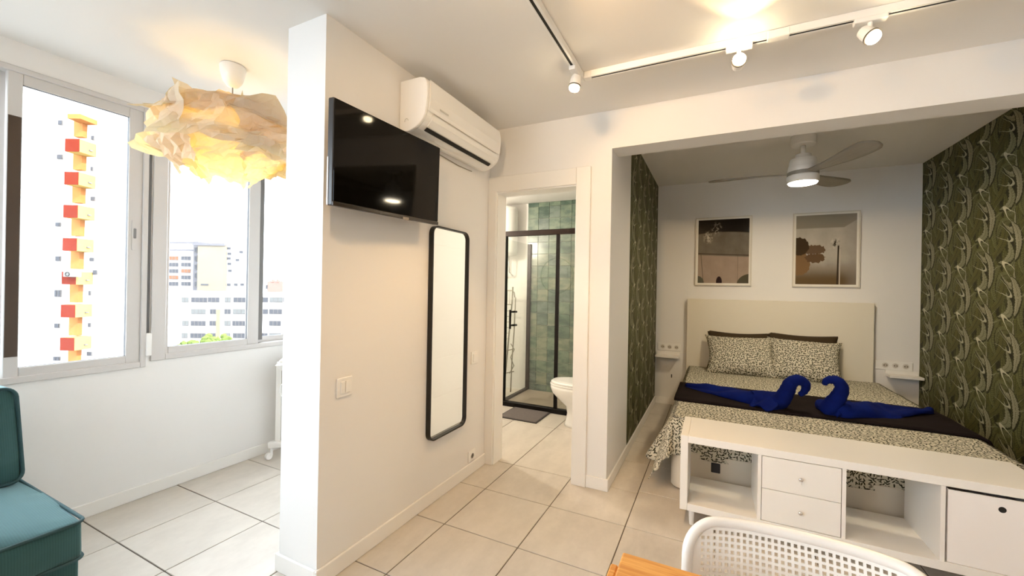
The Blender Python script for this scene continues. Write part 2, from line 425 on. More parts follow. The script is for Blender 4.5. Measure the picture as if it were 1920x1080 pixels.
# ------------------------------------------------------------------ windows (sliding, white aluminium)
def bars(x0, x1, y0, y1, z0, z1, wl_, wr, wb, wt):
    return merge(box(x0, x1, y0, y0 + wl_, z0, z1), box(x0, x1, y1 - wr, y1, z0, z1), box(x0, x1, y0 + wl_, y1 - wr, z0, z0 + wb), box(x0, x1, y0 + wl_, y1 - wr, z1 - wt, z1))
def window(name, y0, y1, z0, z1, lf, rf, sashes):
    wn = bpy.data.objects.new(name, None); COL.objects.link(wn); wn.location = (XW, y0, z0); wn['kind'] = 'structure'
    add('window_frame', bars(XW - 0.11, XW + 0.012, y0, y1, z0, z1, lf, rf, 0.035, 0.028), M_ALU, wn, bevel=0.003, seg=1)
    for (a, b, dep, sl, sr) in sashes:
        s = add('window_sash', bars(XW - dep - 0.03, XW - dep, a, b, z0 + 0.03, z1 - 0.024, sl, sr, 0.048, 0.056), M_ALU, wn, bevel=0.003, seg=1)
        add('pane', box(XW - dep - 0.018, XW - dep - 0.013, a + sl - 0.005, b - sr + 0.005, z0 + 0.07, z1 - 0.075), M_GLASS, s)
        add('gasket', bars(XW - dep - 0.024, XW - dep - 0.006, a + sl - 0.002, b - sr + 0.002, z0 + 0.076, z1 - 0.078, 0.003, 0.003, 0.003, 0.003), plain('gasket_rubber', (0.05, 0.05, 0.05), 0.6), s)
    return wn
w1 = window('window_1', WY0, WY1, W1Z0, W1Z1, 0.03, 0.028, [(-2.28, -1.25, 0.0, 0.05, 0.05), (-1.28, -0.27, 0.045, 0.05, 0.05), (-0.31, 0.72, 0.045, 0.05, 0.05), (0.70, 1.236, 0.0, 0.052, 0.068)])
st = add('post_shade_strip', box(XW + 0.0005, XW + 0.004, 0.704, 0.748, 0.93, 2.12), plain('post_shade_brown', (0.06, 0.035, 0.02), 0.5), w1)  # added strip; its brown stands in for the post darkening against the backlight
hd = add('sash_pull', rrect and prism(rrect(1.187, 1.212, 1.50, 1.68, 0.006), lambda p, s: (XW + 0.0 + 0.006 * s, p[0], p[1])), M_ALU, w1)
add('pull_recess', prism(rrect(1.193, 1.206, 1.57, 1.63, 0.004), lambda p, s: (XW + 0.0055 + 0.002 * s, p[0], p[1])), plain('grey_recess', (0.2, 0.2, 0.2), 0.5), hd)
w2 = window('window_2', V0, V1, W2Z0, W1Z1, 0.075, 0.03, [(1.345, 1.955, 0.0, 0.033, 0.083), (1.90, 2.43, 0.05, 0.06, 0.05)])
add('sash_side_strip', box(XW - .049, XW - .012, 1.9555, 1.992, W2Z0 + .06, W1Z1 - .06), plain('sash_side_grey', (.17, .165, .155), .6), w2)  # plain grey strip drawn for the deeper side of the second sash
sp = thing('roller_shutter_strap', (XW + 0.02, 1.272, 0.88), 'grey roller shutter strap with white winder between the two windows', 'strap')
add('strap', box(XW + 0.001, XW + 0.004, 1.2655, 1.2785, 0.93, 2.36), plain('strap_grey', (0.13, 0.13, 0.13), 0.8), sp)
add('winder_box', box(XW, XW + 0.022, 1.258, 1.287, 0.86, 1.0), M_PLAST, sp, bevel=0.006)

# ------------------------------------------------------------------ door to the bathroom
dr = bpy.data.objects.new('door_1', None); COL.objects.link(dr); dr.location = (-1.15, 2.688, 0); dr['kind'] = 'structure'
add('casing', box(-1.525, -1.458, 2.668, 2.69, 0, 2.028), M_TRIM, dr, bevel=0.003, seg=1)
add('casing', box(-0.846, -0.748, 2.668, 2.69, 0, 2.138), M_TRIM, dr, bevel=0.003, seg=1)
add('casing', box(-1.525, -0.847, 2.669, 2.69, 2.024, 2.137), M_TRIM, dr, bevel=0.003, seg=1)
add('jamb', merge(box(-1.475, -1.452, 2.685, 2.82, 0, 2.03), box(-0.852, -0.83, 2.685, 2.82, 0, 2.03), box(-1.452, -0.852, 2.685, 2.82, 2.016, 2.04)), M_TRIM, dr)
leafd = add('door_leaf', merge(*[box(-0.83, -0.795, 2.835, 3.44, 0.01 + 0.335 * k, 0.34 + 0.335 * k) for k in range(6)], box(-0.827, -0.798, 2.836, 3.439, 0.01, 2.0)), M_TRIM, dr)

# ------------------------------------------------------------------ outside
def ext(px, py, d): return Vector((0, 0, H)) + (fw + rt * ((px - 960) / FPX) - upv * ((py - 540) / FPX)) * d
EX = Vector((rt0.x, rt0.y, 0)); EN = Vector((-fw.x, -fw.y, 0)).normalized(); EZ = Vector((0, 0, 1))
def ebox(p, w_, h_, t_, out=0.0):
    """box with lower-left front corner p; w along the facade, h up, t back; 'out' moves it towards the viewer"""
    p = p + EN * out
    q = [p, p + EX * w_, p + EX * w_ - EN * t_, p - EN * t_]
    return [tuple(v) for v in q] + [tuple(v + EZ * h_) for v in q], [(0, 3, 2, 1), (4, 5, 6, 7), (0, 1, 5, 4), (1, 2, 6, 5), (2, 3, 7, 6), (3, 0, 4, 7)]
M_FAC = plain('facade_white', (0.72, 0.70, 0.68), 0.9, 0, 0, var=0.05, nscale=0.3)
M_TAN = plain('facade_tan', (0.165, 0.140, 0.105), 0.9, 0, 0, var=0.10, nscale=0.25)
M_GREYF = plain('facade_grey', (0.1087, 0.1030, 0.1087), 0.9, 0, 0)
M_RED = plain('balcony_red', (0.1210, 0.0187, 0.0110), 0.9, 0, 0, var=0.15, nscale=2)
M_YEL = plain('balcony_ochre', (0.32, 0.215, 0.07), 0.9, 0, 0)
M_ORA = plain('pier_orange', (0.2860, 0.1144, 0.0374), 0.9, 0, 0, var=0.15, nscale=1)
M_PANE = plain('far_pane', (0.0605, 0.0605, 0.0660), 0.9, 0, 0)
M_WFR = plain('far_window_frame', (0.1170, 0.1078, 0.1016), 0.9, 0, 0)
M_PINK = plain('facade_pink', (0.2145, 0.1316, 0.1087), 0.9, 0, 0)
GZ = -24.0
struct('ground', box(-420, 60, -80, 420, GZ - 1, GZ), plain('ground_grey', (0.16, 0.155, 0.145), 0.9, 0, 0, var=0.2, nscale=0.05))
def house(name, px0, px1, pyt, d, thick, mat, label):
    a = ext(px0, pyt, d); wd = (px1 - px0) / FPX * d
    t = thing(name, (a.x, a.y, GZ), label, 'building')
    base = Vector((a.x, a.y, GZ))
    add('facade', ebox(base, wd, a.z - GZ, thick), mat, t)
    return t, base
def fwin(t, px, py, w_px, h_px, d, pane=None, frame=True):
    p = ext(px, py + h_px, d); w_, h_ = w_px / FPX * d, h_px / FPX * d
    f = add('window', ebox(p, w_, h_, 0.4, 0.10), M_WFR, t)
    n = max(1, round(w_px / 7.0)); b = 0.12 * h_
    for k in range(n):
        c = w_ / n; add('pane', ebox(p + EX * (k * c + b * 0.6) + EZ * b, c - b * 1.2, h_ - 2 * b, 0.2, 0.14), pane or M_PANE, f)
tower, tb = house('tower_block', -260, 235, -150, 36.0, 4.5, M_FAC, 'tall white tower block with red and ochre balconies outside the left window')
D0, D1 = 34.6, 36.0
for k, yt in enumerate((260, 322, 384, 446, 509, 571, 633, 695)):
    o = -1.6 * k
    p = ext(122.5 + o, yt + 24, D0); wd = 26.5 / FPX * D0; hh = 24 / FPX * D0
    bal = add('balcony', ebox(p, wd, hh, D1 - D0 + 0.05), M_YEL, tower)
    add('balcony_front', ebox(p + EX * 0.0, wd, hh, 0.05, 0.04), M_RED, bal)
    add('drain', ebox(p + EX * (wd + 0.002) + EZ * hh * 0.3 - EN * 0.75, 0.12, 0.12, 0.25), M_WFR, bal)
    add('pier', ebox(ext(136.5 + o, yt + 58, D1 - 0.4), 17 / FPX * D0, 36 / FPX * D0, 0.5), M_ORA, tower)
p = ext(126, 222, D0); add('canopy_slab', ebox(p, 25 / FPX * D0, 0.4, D1 - D0 + 0.05), M_ORA, tower)
add('pier', ebox(ext(138, 256, D1 - 0.4), 17 / FPX * D0, 34 / FPX * D0, 0.5), M_ORA, tower)
for (px, py, w_, h_) in ((111, 226, 8, 9), (109, 290, 10, 9), (173, 255, 5, 8), (172, 313, 4, 8), (106, 417, 9, 8), (172, 369, 8, 8), (106, 480, 9, 10), (170, 483, 8, 7), (104, 543, 12, 14), (168, 545, 4, 9), (104, 606, 9, 9), (167, 605, 5, 8), (102, 668, 12, 8), (165, 659, 9, 8), (176, 506, 8, 9)):
    fwin(tower, px, py, w_, h_, 36.0)
ac = thing('condenser_unit', ext(119, 520, D0 - 0.6), 'white outdoor condenser unit with round fan on a red tower balcony', 'air conditioner')
add('casing', ebox(ext(118, 519, D0 - 0.4), 26 / FPX * D0, 10 / FPX * D0, 0.36), plain('condenser_grey', (.17, .165, .15), .9, 0, 0), ac, bevel=0.03)
fc = ext(126.5, 514, D0 - 0.41)
add('fan_grille', tube([fc + EX * 0.16 * math.cos(a) + EZ * 0.16 * math.sin(a) + EN * 0.02 for a in [2 * PI * i / 16 for i in range(16)]], 0.035, 6, True), M_DARK, ac)
# mid-rise blocks seen through the right window
block, _ = house('apartment_block', 300, 372, 450, 130.0, 4, M_FAC, 'apartment block with stacked balconies left of the tan blank wall')
for (py, h_) in ((456, 3), (470, 3)): add('parapet', ebox(ext(316, py, 130), 48 / FPX * 130, h_ / FPX * 130, 0.5, 0.4), M_GREYF, block)
for r, py in enumerate((480, 492, 504, 516, 528)):
    for c, px in enumerate((316, 339)):
        fwin(block, px + 1, py, 18, 8, 130.0, (M_PANE if (r + c) % 3 else plain('far_awning', (0.1540, 0.0748, 0.0440), 0.9, 0, 0)))
add('stair_tower', ebox(ext(361, 545, 129.5), 9 / FPX * 130, 92 / FPX * 130, 3.0), M_GREYF, block)
for py in (463, 479, 495, 511, 527): fwin(block, 364.5, py, 5, 11, 129.4)
tan, _ = house('blank_wall_block', 371, 424, 459, 128.0, 1.0, M_TAN, 'tan block with a blank gable wall behind the long white block')
add('roof_band', ebox(ext(362, 460, 128), 60 / FPX * 128, 0.8, 1.0, 0.3), M_GREYF, tan)
fwin(tan, 377, 532, 14, 3, 128.0)
rear_b, _ = house('stepped_block', 425, 462, 462, 128.6, 2.0, M_FAC, 'narrow white block with scattered windows right of the tan wall')
for (px, py) in ((424, 463), (425, 473), (424, 482), (425, 492), (426, 505), (440, 485), (447, 470), (424, 531), (437, 531), (449, 531)): fwin(rear_b, px + 2, py, 7, 5, 128.6)
low, _ = house('long_white_block', 250, 545, 545, 97.0, 12, M_FAC, 'long low white apartment block with four rows of windows')
for py, hs in ((560, ((341, 13), (359, 30), (390, 22), (422, 11), (438, 24), (493, 10), (506, 24), (531, 12))), (582, ((359, 27), (394, 11), (421, 12), (437, 24), (493, 10), (505, 24), (531, 10))),
               (604, ((342, 12), (358, 28), (393, 12), (421, 12), (436, 25), (505, 22))), (627, ((341, 11), (357, 29), (393, 12), (421, 11), (437, 24), (491, 11), (505, 22), (530, 8)))):
    for i, (px, w_) in enumerate(hs): fwin(low, px, py - 3, w_, 10, 97.0, None if i % 3 else plain('far_blind', (0.1100, 0.1100, 0.1056), 0.9, 0, 0))
add('yellow_strip', ebox(ext(405, 646, 97), 7 / FPX * 97, 66 / FPX * 97, 0.3, 0.15), plain('strip_yellow', (0.2420, 0.1870, 0.0990), 0.9, 0, 0), low)
pinkb, _ = house('pink_block', 501, 530, 527, 170.0, 12, M_PINK, 'distant pink block above the white roof at the right window edge')
for px in (509, 518): add('chimney', ebox(ext(px, 529, 169.8), 4 / FPX * 170, 5 / FPX * 170, 1.0), M_PINK, pinkb)
fwin(pinkb, 498, 534, 4, 8, 170.0)
M_LEAF = plain('tree_foliage', (0.0880, 0.1144, 0.0308), 0.9, 0, 0, var=0.4, nscale=1.5)
for i, (px, py, sz, lab) in enumerate(((348, 650, 1.4, 'small pale tree top at the lower left of the right window'), (380, 642, 2.0, 'widest green tree top below the white block'), (402, 642, 1.7, 'middle round tree top below the yellow strip'), (418, 638, 1.6, 'darkest tree top at the right of the row'))):
    td = (44, 56, 68, 80)[i]; sz *= td / 75.0; c = ext(px, py + 5, td)
    tr = thing('tree', (c.x, c.y, GZ), lab, 'tree', 'tree tops outside the window')
    bm = bmesh.new(); rnd = random.Random(i)
    for k in range(26):
        q = Vector((rnd.gauss(0, .5), rnd.gauss(0, .5), rnd.gauss(0, .4))) * sz
        ret = bmesh.ops.create_icosphere(bm, subdivisions=1, radius=rnd.uniform(.22, .45) * sz, matrix=Matrix.Translation(c + q))
        for v in ret['verts']: v.co += noise.noise_vector(v.co * 3) * .15 * sz
    g = ([v.co.copy() for v in bm.verts], [[v.index for v in f.verts] for f in bm.faces]); bm.free()
    add('crown', g, M_LEAF, tr)
    add('trunk', tube([(c.x, c.y, GZ), (c.x, c.y, c.z - .5)], 0.2, 8), plain('bark', (0.08, 0.05, 0.03), 0.9), tr)

# ------------------------------------------------------------------ television
tv = thing('television', (-1.391, 1.524, 1.867), 'black flat television mounted on the wall left of the air conditioner', 'television')
ya, ti, ro = -0.0252, 0.0416, 0.0372
ax = Vector((math.sin(ya), math.cos(ya), 0)); nn = Vector((math.cos(ya), -math.sin(ya), 0)); uu = Vector((0, 0, 1)) * math.cos(ti) + nn * math.sin(ti)
a2 = ax * math.cos(ro) + uu * math.sin(ro); u2 = uu * math.cos(ro) - ax * math.sin(ro); n2 = a2.cross(u2)
tv.rotation_mode = 'QUATERNION'; tv.rotation_quaternion = Matrix((a2, u2, n2)).transposed().to_quaternion()
M_SCREEN = plain('tv_screen', (0.003, 0.0025, 0.002), 0.06, 0, 0.14)
add('casing', box(-.365, .365, -.215, .215, -.035, -.004), plain('tv_casing', (0.016, 0.014, 0.013), 0.35), tv, local=True, bevel=0.004)
add('back_shell', box(-.25, .25, -.19, .10, -.065, -.034), plain('tv_back', (0.02, 0.02, 0.02), 0.6), tv, local=True, bevel=0.012)
add('screen', box(-.361, .361, -.197, .211, -.005, 0.0), M_SCREEN, tv, local=True)
bz = add('bottom_bezel', box(-.365, .365, -.217, -.199, -.006, 0.003), plain('tv_bezel', (0.03, 0.022, 0.018), 0.22, 0.3), tv, local=True, bevel=0.003)
add('logo_plate', box(.06, .105, -.222, -.208, .003, .005), plain('tv_logo', (0.22, 0.18, 0.15), 0.25, 0.6), bz, local=True)
add('side_strip', box(-.367, -.365, -.213, -.02, -.034, -.027), plain('tv_side', (0.45, 0.45, 0.45), 0.35, 0.2), tv, local=True)
add('wall_bracket', merge(box(-.1, .1, -.1, .1, -.125, -.118), box(-.06, .06, -.05, .05, -.12, -.06)), M_BLACK, tv, local=True)

# ------------------------------------------------------------------ air conditioner
acu = thing('air_conditioner', (-1.525, 2.1, 2.13), 'white split air conditioner unit high on the wall above the mirror', 'air conditioner')
prof = [(-1.524, 2.407), (-1.395, 2.407), (-1.362, 2.398), (-1.347, 2.376), (-1.343, 2.345), (-1.343, 2.305), (-1.348, 2.258), (-1.357, 2.212), (-1.369, 2.187), (-1.39, 2.166), (-1.415, 2.150), (-1.45, 2.138), (-1.475, 2.135), (-1.524, 2.150)]
add('body', prism(prof, lambda p, s: (p[0], 1.715 + (2.49 - 1.715) * s, p[1])), M_PLAST, acu, bevel=0.0)
for y0, y1 in ((1.695, 1.7145), (2.4905, 2.51)):
    add('end_cap', prism(prof, lambda p, s: (p[0] + 0.001, y0 + (y1 - y0) * s, p[1])), M_PLAST, acu, bevel=0.003, seg=1)
add('front_panel', prism([(-1.3435, 2.392), (-1.339, 2.385), (-1.337, 2.30), (-1.343, 2.25), (-1.348, 2.232), (-1.352, 2.235), (-1.343, 2.30)], lambda p, s: (p[0], 1.718 + (2.487 - 1.718) * s, p[1])), M_PLAST, acu)
fl = add('air_flap', prism([(-1.352, 2.222), (-1.360, 2.196), (-1.385, 2.166), (-1.389, 2.168), (-1.366, 2.196), (-1.357, 2.222)], lambda p, s: (p[0] + 0.003, 1.755 + (2.455 - 1.755) * s, p[1])), M_PLAST, acu)
add('outlet_slot', prism([(-1.394, 2.1665), (-1.412, 2.1535), (-1.408, 2.148), (-1.389, 2.161)], lambda p, s: (p[0] + 0.002, 1.76 + (2.45 - 1.76) * s, p[1])), M_DARK, acu)
add('panel_seam', box(-1.3475, -1.3465, 1.76, 2.45, 2.2285, 2.2305), plain('seam_grey', (.30, .27, .22), .6), acu)
add('display_mark', box(-1.3375, -1.3365, 1.80, 1.88, 2.262, 2.270), plain('pale_grey_print', (0.55, 0.54, 0.5), 0.5), acu)
add('end_emblem', tube([(-1.475 + .012 * math.cos(t), 1.6945, 2.19 + .012 * math.sin(t)) for t in [k * .5 for k in range(8)]], 0.002, 6), plain('pale_grey_print', (0.55, 0.54, 0.5)), acu)
add('lower_cable', tube([(-1.52, 1.92, 2.128), (-1.519, 2.1, 2.12), (-1.519, 2.25, 2.112), (-1.52, 2.42, 2.118)], 0.003, 6), plain('cable_grey', (0.3, 0.27, 0.22), 0.6), acu)

# ------------------------------------------------------------------ wall mirror
mi = thing('wall_mirror', (-1.525, 2.167, 0.39), 'tall rounded wall mirror in a thin black frame', 'mirror')
o1, i1 = rrect(1.967, 2.368, .388, 1.682, .052, 8), rrect(1.976, 2.359, .397, 1.673, .043, 8)
add('frame', ring(o1, i1, lambda p, s: (-1.524 + .03 * s, p[0], p[1])), M_BLACK, mi)
add('mirror_glass', prism(rrect(1.973, 2.362, .394, 1.676, .046, 8), lambda p, s: (-1.52 + .012 * s, p[0], p[1])), plain('mirror_silver', (0.93, 0.94, 0.93), 0.0, 1.0), mi)

# ------------------------------------------------------------------ switches and socket on the TV wall
def switch(y, z, lab, n=2):
    t = thing('light_switch', (-1.525, y, z), lab, 'switch', 'switches on the television wall')
    add('plate', box(-1.525, -1.516, y - .044, y + .044, z - .044, z + .044), M_PLAST, t, bevel=0.003)
    for k in range(n):
        w_ = .056 / n
        add('rocker', box(-1.517, -1.511, y - .028 + k * w_ + .001, y - .028 + (k + 1) * w_ - .001, z - .028, z + .028), M_PLAST, t, bevel=0.002, seg=1)
switch(1.358, .847, 'white double light switch low on the wall below the television')
switch(2.503, .817, 'white light switch right of the mirror beside the door casing', 1)
def socket_face(t, x, y, z, ax_, mat=M_PLAST):
    """a round recessed socket with two pin holes; ax_ 'x' faces +x, 'y' faces -y"""
    if ax_ == 'x':
        r = add('socket', ring([(y + .0215 * math.cos(a), z + .0215 * math.sin(a)) for a in [2 * PI * i / 20 for i in range(20)]], [(y + .0185 * math.cos(a), z + .0185 * math.sin(a)) for a in [2 * PI * i / 20 for i in range(20)]], lambda p, s: (x + .004 * s, p[0], p[1])), mat, t)
        add('pin_hole', merge(*[cyl((x + .0004, y + d, z), .0028, .0012, 8, 'x') for d in (-.0095, .0095)]), M_DARK, r)
    else:
        r = add('socket', ring([(x + .0215 * math.cos(a), z + .0215 * math.sin(a)) for a in [2 * PI * i / 20 for i in range(20)]], [(x + .0185 * math.cos(a), z + .0185 * math.sin(a)) for a in [2 * PI * i / 20 for i in range(20)]], lambda p, s: (p[0], y - .004 * s, p[1])), mat, t)
        add('pin_hole', merge(*[cyl((x + d, y - .0018, z), .0045, .0014, 8, 'y') for d in (-.0095, .0095)]), plain('socket_shadow', (.12, .10, .08), .6), r)
t = thing('wall_socket', (-1.525, 2.49, .115), 'single white socket just above the skirting near the bathroom door', 'socket')
add('plate', box(-1.525, -1.517, 2.445, 2.535, .088, .165), M_PLAST, t, bevel=0.003)
add('socket_well', cyl((-1.5172, 2.49, .125), .0205, .0008, 20, 'x'), plain('socket_shadow', (.12, .10, .08), .6), t)
socket_face(t, -1.5172, 2.49, .125, 'x')

# ------------------------------------------------------------------ ceiling track and its spotlights
tk = thing('light_track', (-.665, 2.16, CZ), 'white ceiling light track with a black slot turning a corner', 'light track')
def rail(a, b, gaps=()):
    (x0, y0), (x1, y1) = a, b
    if abs(x1 - x0) < 1e-6:
        add('rail', merge(box(x0 - .018, x0 - .007, y0, y1, 2.456, 2.489), box(x0 + .007, x0 + .018, y0, y1, 2.456, 2.489), box(x0 - .007, x0 + .007, y0, y1, 2.474, 2.489)), M_PLAST, tk)
        add('slot', box(x0 - .007, x0 + .007, y0 + .002, y1 - .002, 2.458, 2.474), M_DARK, tk)
    else:
        add('rail', merge(box(x0, x1, y0 - .018, y0 - .007, 2.456, 2.489), box(x0, x1, y0 + .007, y0 + .018, 2.456, 2.489), box(x0, x1, y0 - .007, y0 + .007, 2.474, 2.489)), M_PLAST, tk)
        add('slot', box(x0 + .002, x1 - .002, y0 - .007, y0 + .007, 2.458, 2.474), M_DARK, tk)
rail((-.67, -1.6), (-.67, 2.09)); rail((-.615, 2.165), (.20, 2.165)); rail((.275, 2.165), (1.75, 2.165))
add('corner_connector', merge(box(-.69, -.65, 2.085, 2.185, 2.452, 2.489), box(-.65, -.61, 2.145, 2.185, 2.452, 2.489)), M_PLAST, tk, bevel=0.003, seg=1)
add('straight_connector', box(.195, .28, 2.145, 2.185, 2.452, 2.489), M_PLAST, tk, bevel=0.003, seg=1)
M_BULB = emit('spot_bulb', (1.0, 0.80, 0.50), 45.0)
def spot(p, aim, lab, along='x', power=SPOT_W, size=95, seen=True, blend=0.6):
    """p: where the adapter sits on the track; aim: point the head looks at"""
    P = Vector(p); t = thing('track_spotlight', P, lab, 'spotlight', 'spotlights on the ceiling track')
    dx, dy = (.055, .017) if along == 'x' else (.017, .055)
    add('adapter', box(P.x - dx, P.x + dx, P.y - dy, P.y + dy, 2.438, 2.460), M_PLAST, t, bevel=0.004)
    add('stem', cyl((P.x, P.y, 2.395), .009, .045, 12), M_PLAST, t, smooth=False)
    c = Vector((P.x, P.y, 2.385)); d = (Vector(aim) - c).normalized()
    q = d.to_track_quat('Z', 'Y').to_matrix().to_4x4(); q.translation = c
    def L(prof): v, f = lathe(prof, (0, 0, 0), 20); return [q @ Vector(a) for a in v], f
    add('head', L([(.010, -.045), (.024, -.042), (.028, -.02), (.029, .008)]), M_PLAST, t, smooth=False)
    add('retaining_ring', L([(.029, .006), (.032, .008), (.032, .014), (.0285, .015)]), plain('dark_ring', (.05, .04, .03), .4, .4), t)
    add('bulb', L([(.027, .010), (.0275, .022), (.024, .030), (.012, .034), (.002, .035)]), M_BULB, t, smooth=True)
    ld = bpy.data.lights.new('spot_light', 'SPOT'); ld.energy = power; ld.color = WARM; ld.spot_size = R(size); ld.spot_blend = blend; ld.shadow_soft_size = 0.02
    lo = bpy.data.objects.new('spot_beam', ld); COL.objects.link(lo); lo.parent = t; lo.location = c + d * .05 - P
    lo.rotation_mode = 'QUATERNION'; lo.rotation_quaternion = d.to_track_quat('-Z', 'Y')
    return t
spot((-.67, 2.06, CZ), (-.95, 1.75, 0.0), 'lit warm spotlight at the corner of the ceiling track', 'y')
spot((.085, 2.165, CZ), (.20, 0.3, 2.42), 'lit warm spotlight in the middle of the long track throwing light on the ceiling', 'x', size=78, blend=0.25, power=SPOT_W * 0.28)
spot((.56, 2.165, CZ), (1.05, 1.6, 1.5), 'tilted lit spotlight nearest the right end of the track', 'x')
NEAR_W = 14.0
for k, (yy, aim) in enumerate(((1.15, (0.3, 2.69, 1.6)), (0.35, (-1.0, 2.69, 1.3)), (-.6, (1.3, 2.69, 1.9)))):
    spot((-.67, yy, CZ), aim, ('spotlight on the near track run just out of view', 'spotlight on the near track run above the viewer', 'spotlight at the near end of the track behind the viewer')[k], 'y', power=NEAR_W)

# ------------------------------------------------------------------ pendant paper lamp in the bay
LX, LY = -2.36, 1.318
pl = thing('pendant_lamp', (LX, LY, CZ), 'crumpled cream paper pendant lamp glowing yellow by the windows', 'lamp')
add('ceiling_canopy', lathe([(.058, 0), (.062, -.008), (.058, -.04), (.045, -.085), (.028, -.108), (.010, -.116)], (LX, LY, 2.489), 28), M_PLAST, pl, smooth=True)
add('cord', tube([(LX, LY, 2.375), (LX, LY, 2.12)], .0035, 8), plain('cord_grey', (.35, .33, .3), .6), pl)
def paper_mat():
    m = bpy.data.materials.new('crumpled_paper'); m.use_nodes = True; nt = m.node_tree; nt.nodes.clear()
    d = nt.nodes.new('ShaderNodeBsdfDiffuse'); t = nt.nodes.new('ShaderNodeBsdfTranslucent')
    n = noise_tex(nt, coords(nt), 9, 4)
    c = mixc(nt, n, (.62, .555, .44), (.78, .72, .60)); nt.links.new(c, d.inputs[0]); t.inputs[0].default_value = (.82, .62, .27, 1)
    mx = nt.nodes.new('ShaderNodeMixShader'); mx.inputs[0].default_value = .42
    nt.links.new(d.outputs[0], mx.inputs[1]); nt.links.new(t.outputs[0], mx.inputs[2])
    o = nt.nodes.new('ShaderNodeOutputMaterial'); nt.links.new(mx.outputs[0], o.inputs[0])
    bp = nt.nodes.new('ShaderNodeBump'); bp.inputs['Strength'].default_value = .5; bp.inputs['Distance'].default_value = .012
    v = nt.nodes.new('ShaderNodeTexVoronoi'); v.feature = 'DISTANCE_TO_EDGE'; v.inputs['Scale'].default_value = 22
    nt.links.new(coords(nt), v.inputs['Vector']); nt.links.new(v.outputs['Distance'], bp.inputs['Height'])
    nt.links.new(bp.outputs[0], d.inputs['Normal']); return m
M_PSHADE = paper_mat()
LC = Vector((LX, LY - .01, 2.085))
def paper(th0, th1, ph0, ph1, rad, seed):
    """one crumpled sheet wrapped on an ellipsoid, its corners turning outwards"""
    rn = random.Random(seed); nu, nv = 17, 13
    def f(u, v):
        ju, jv = (rn.uniform(-.28, .28) / nu, rn.uniform(-.28, .28) / nv)
        u2_, v2_ = u + ju, v + jv
        edge = noise.noise(Vector((u * 3, v * 3, seed * 2.7)))
        th = th0 + (th1 - th0) * u2_ + .22 * edge; ph = ph0 + (ph1 - ph0) * v2_ + .16 * noise.noise(Vector((u * 3.4, v * 2.6, seed * 5.1)))
        d = Vector((math.cos(ph) * math.cos(th), math.cos(ph) * math.sin(th), math.sin(ph)))
        q = d * 2.2 + Vector((seed * 7.1, seed * 3.3, seed))
        e = (abs(u - .5) * 2) ** 3 * (abs(v - .5) * 2) ** 2
        e2 = max(abs(u - .5), abs(v - .5)) * 2
        r = rad * (1 + .15 * noise.noise(q) - .13 * abs(noise.noise(q * 2.3)) + .05 * noise.noise(q * 5)) + .22 * e + .05 * max(0, e2 - .6) + rn.uniform(-.02, .02)
        return LC + Vector((d.x * .35, d.y * .35, d.z * .225)) * r
    return grid(nu, nv, f)
sheets = [(-.45, 1.25, -.55, .75, .98), (.95, 2.65, -.8, .55, .92), (2.3, 4.05, -.5, .85, 1.0), (3.6, 5.25, -.85, .50, .93), (4.9, 6.45, -.45, .8, 1.0), (-.2, 1.7, -1.25, -.2, .86), (1.9, 4.0, -1.3, -.25, .90), (4.0, 6.1, -1.25, -.2, .87), (.3, 2.4, .2, 1.0, .90), (2.7, 4.6, .3, 1.05, .86), (4.4, 6.5, .2, .95, .93)]
for k, (a, b, c, d, r_) in enumerate(sheets):
    add('paper_sheet', paper(a, b, c, d, r_, k + 1), M_PSHADE, pl)
add('lamp_holder', cyl((LX, LY, 2.09), .018, .06, 12), M_PLAST, pl)
add('bulb', lathe([(.012, .055), (.022, .035), (.030, .0), (.022, -.024), (.004, -.032)], (LX, LY, 2.035), 16), emit('lamp_bulb', (1.0, .75, .35), 25.0), pl, smooth=True)
ld = bpy.data.lights.new('lamp_light', 'POINT'); ld.energy = LAMP_W; ld.color = (1.0, .66, .26); ld.shadow_soft_size = .04
lo = bpy.data.objects.new('lamp_glow', ld); COL.objects.link(lo); lo.parent = pl; lo.location = Vector((LX, LY, 2.0)) - Vector((LX, LY, CZ)) + Vector((0, 0, -.01))

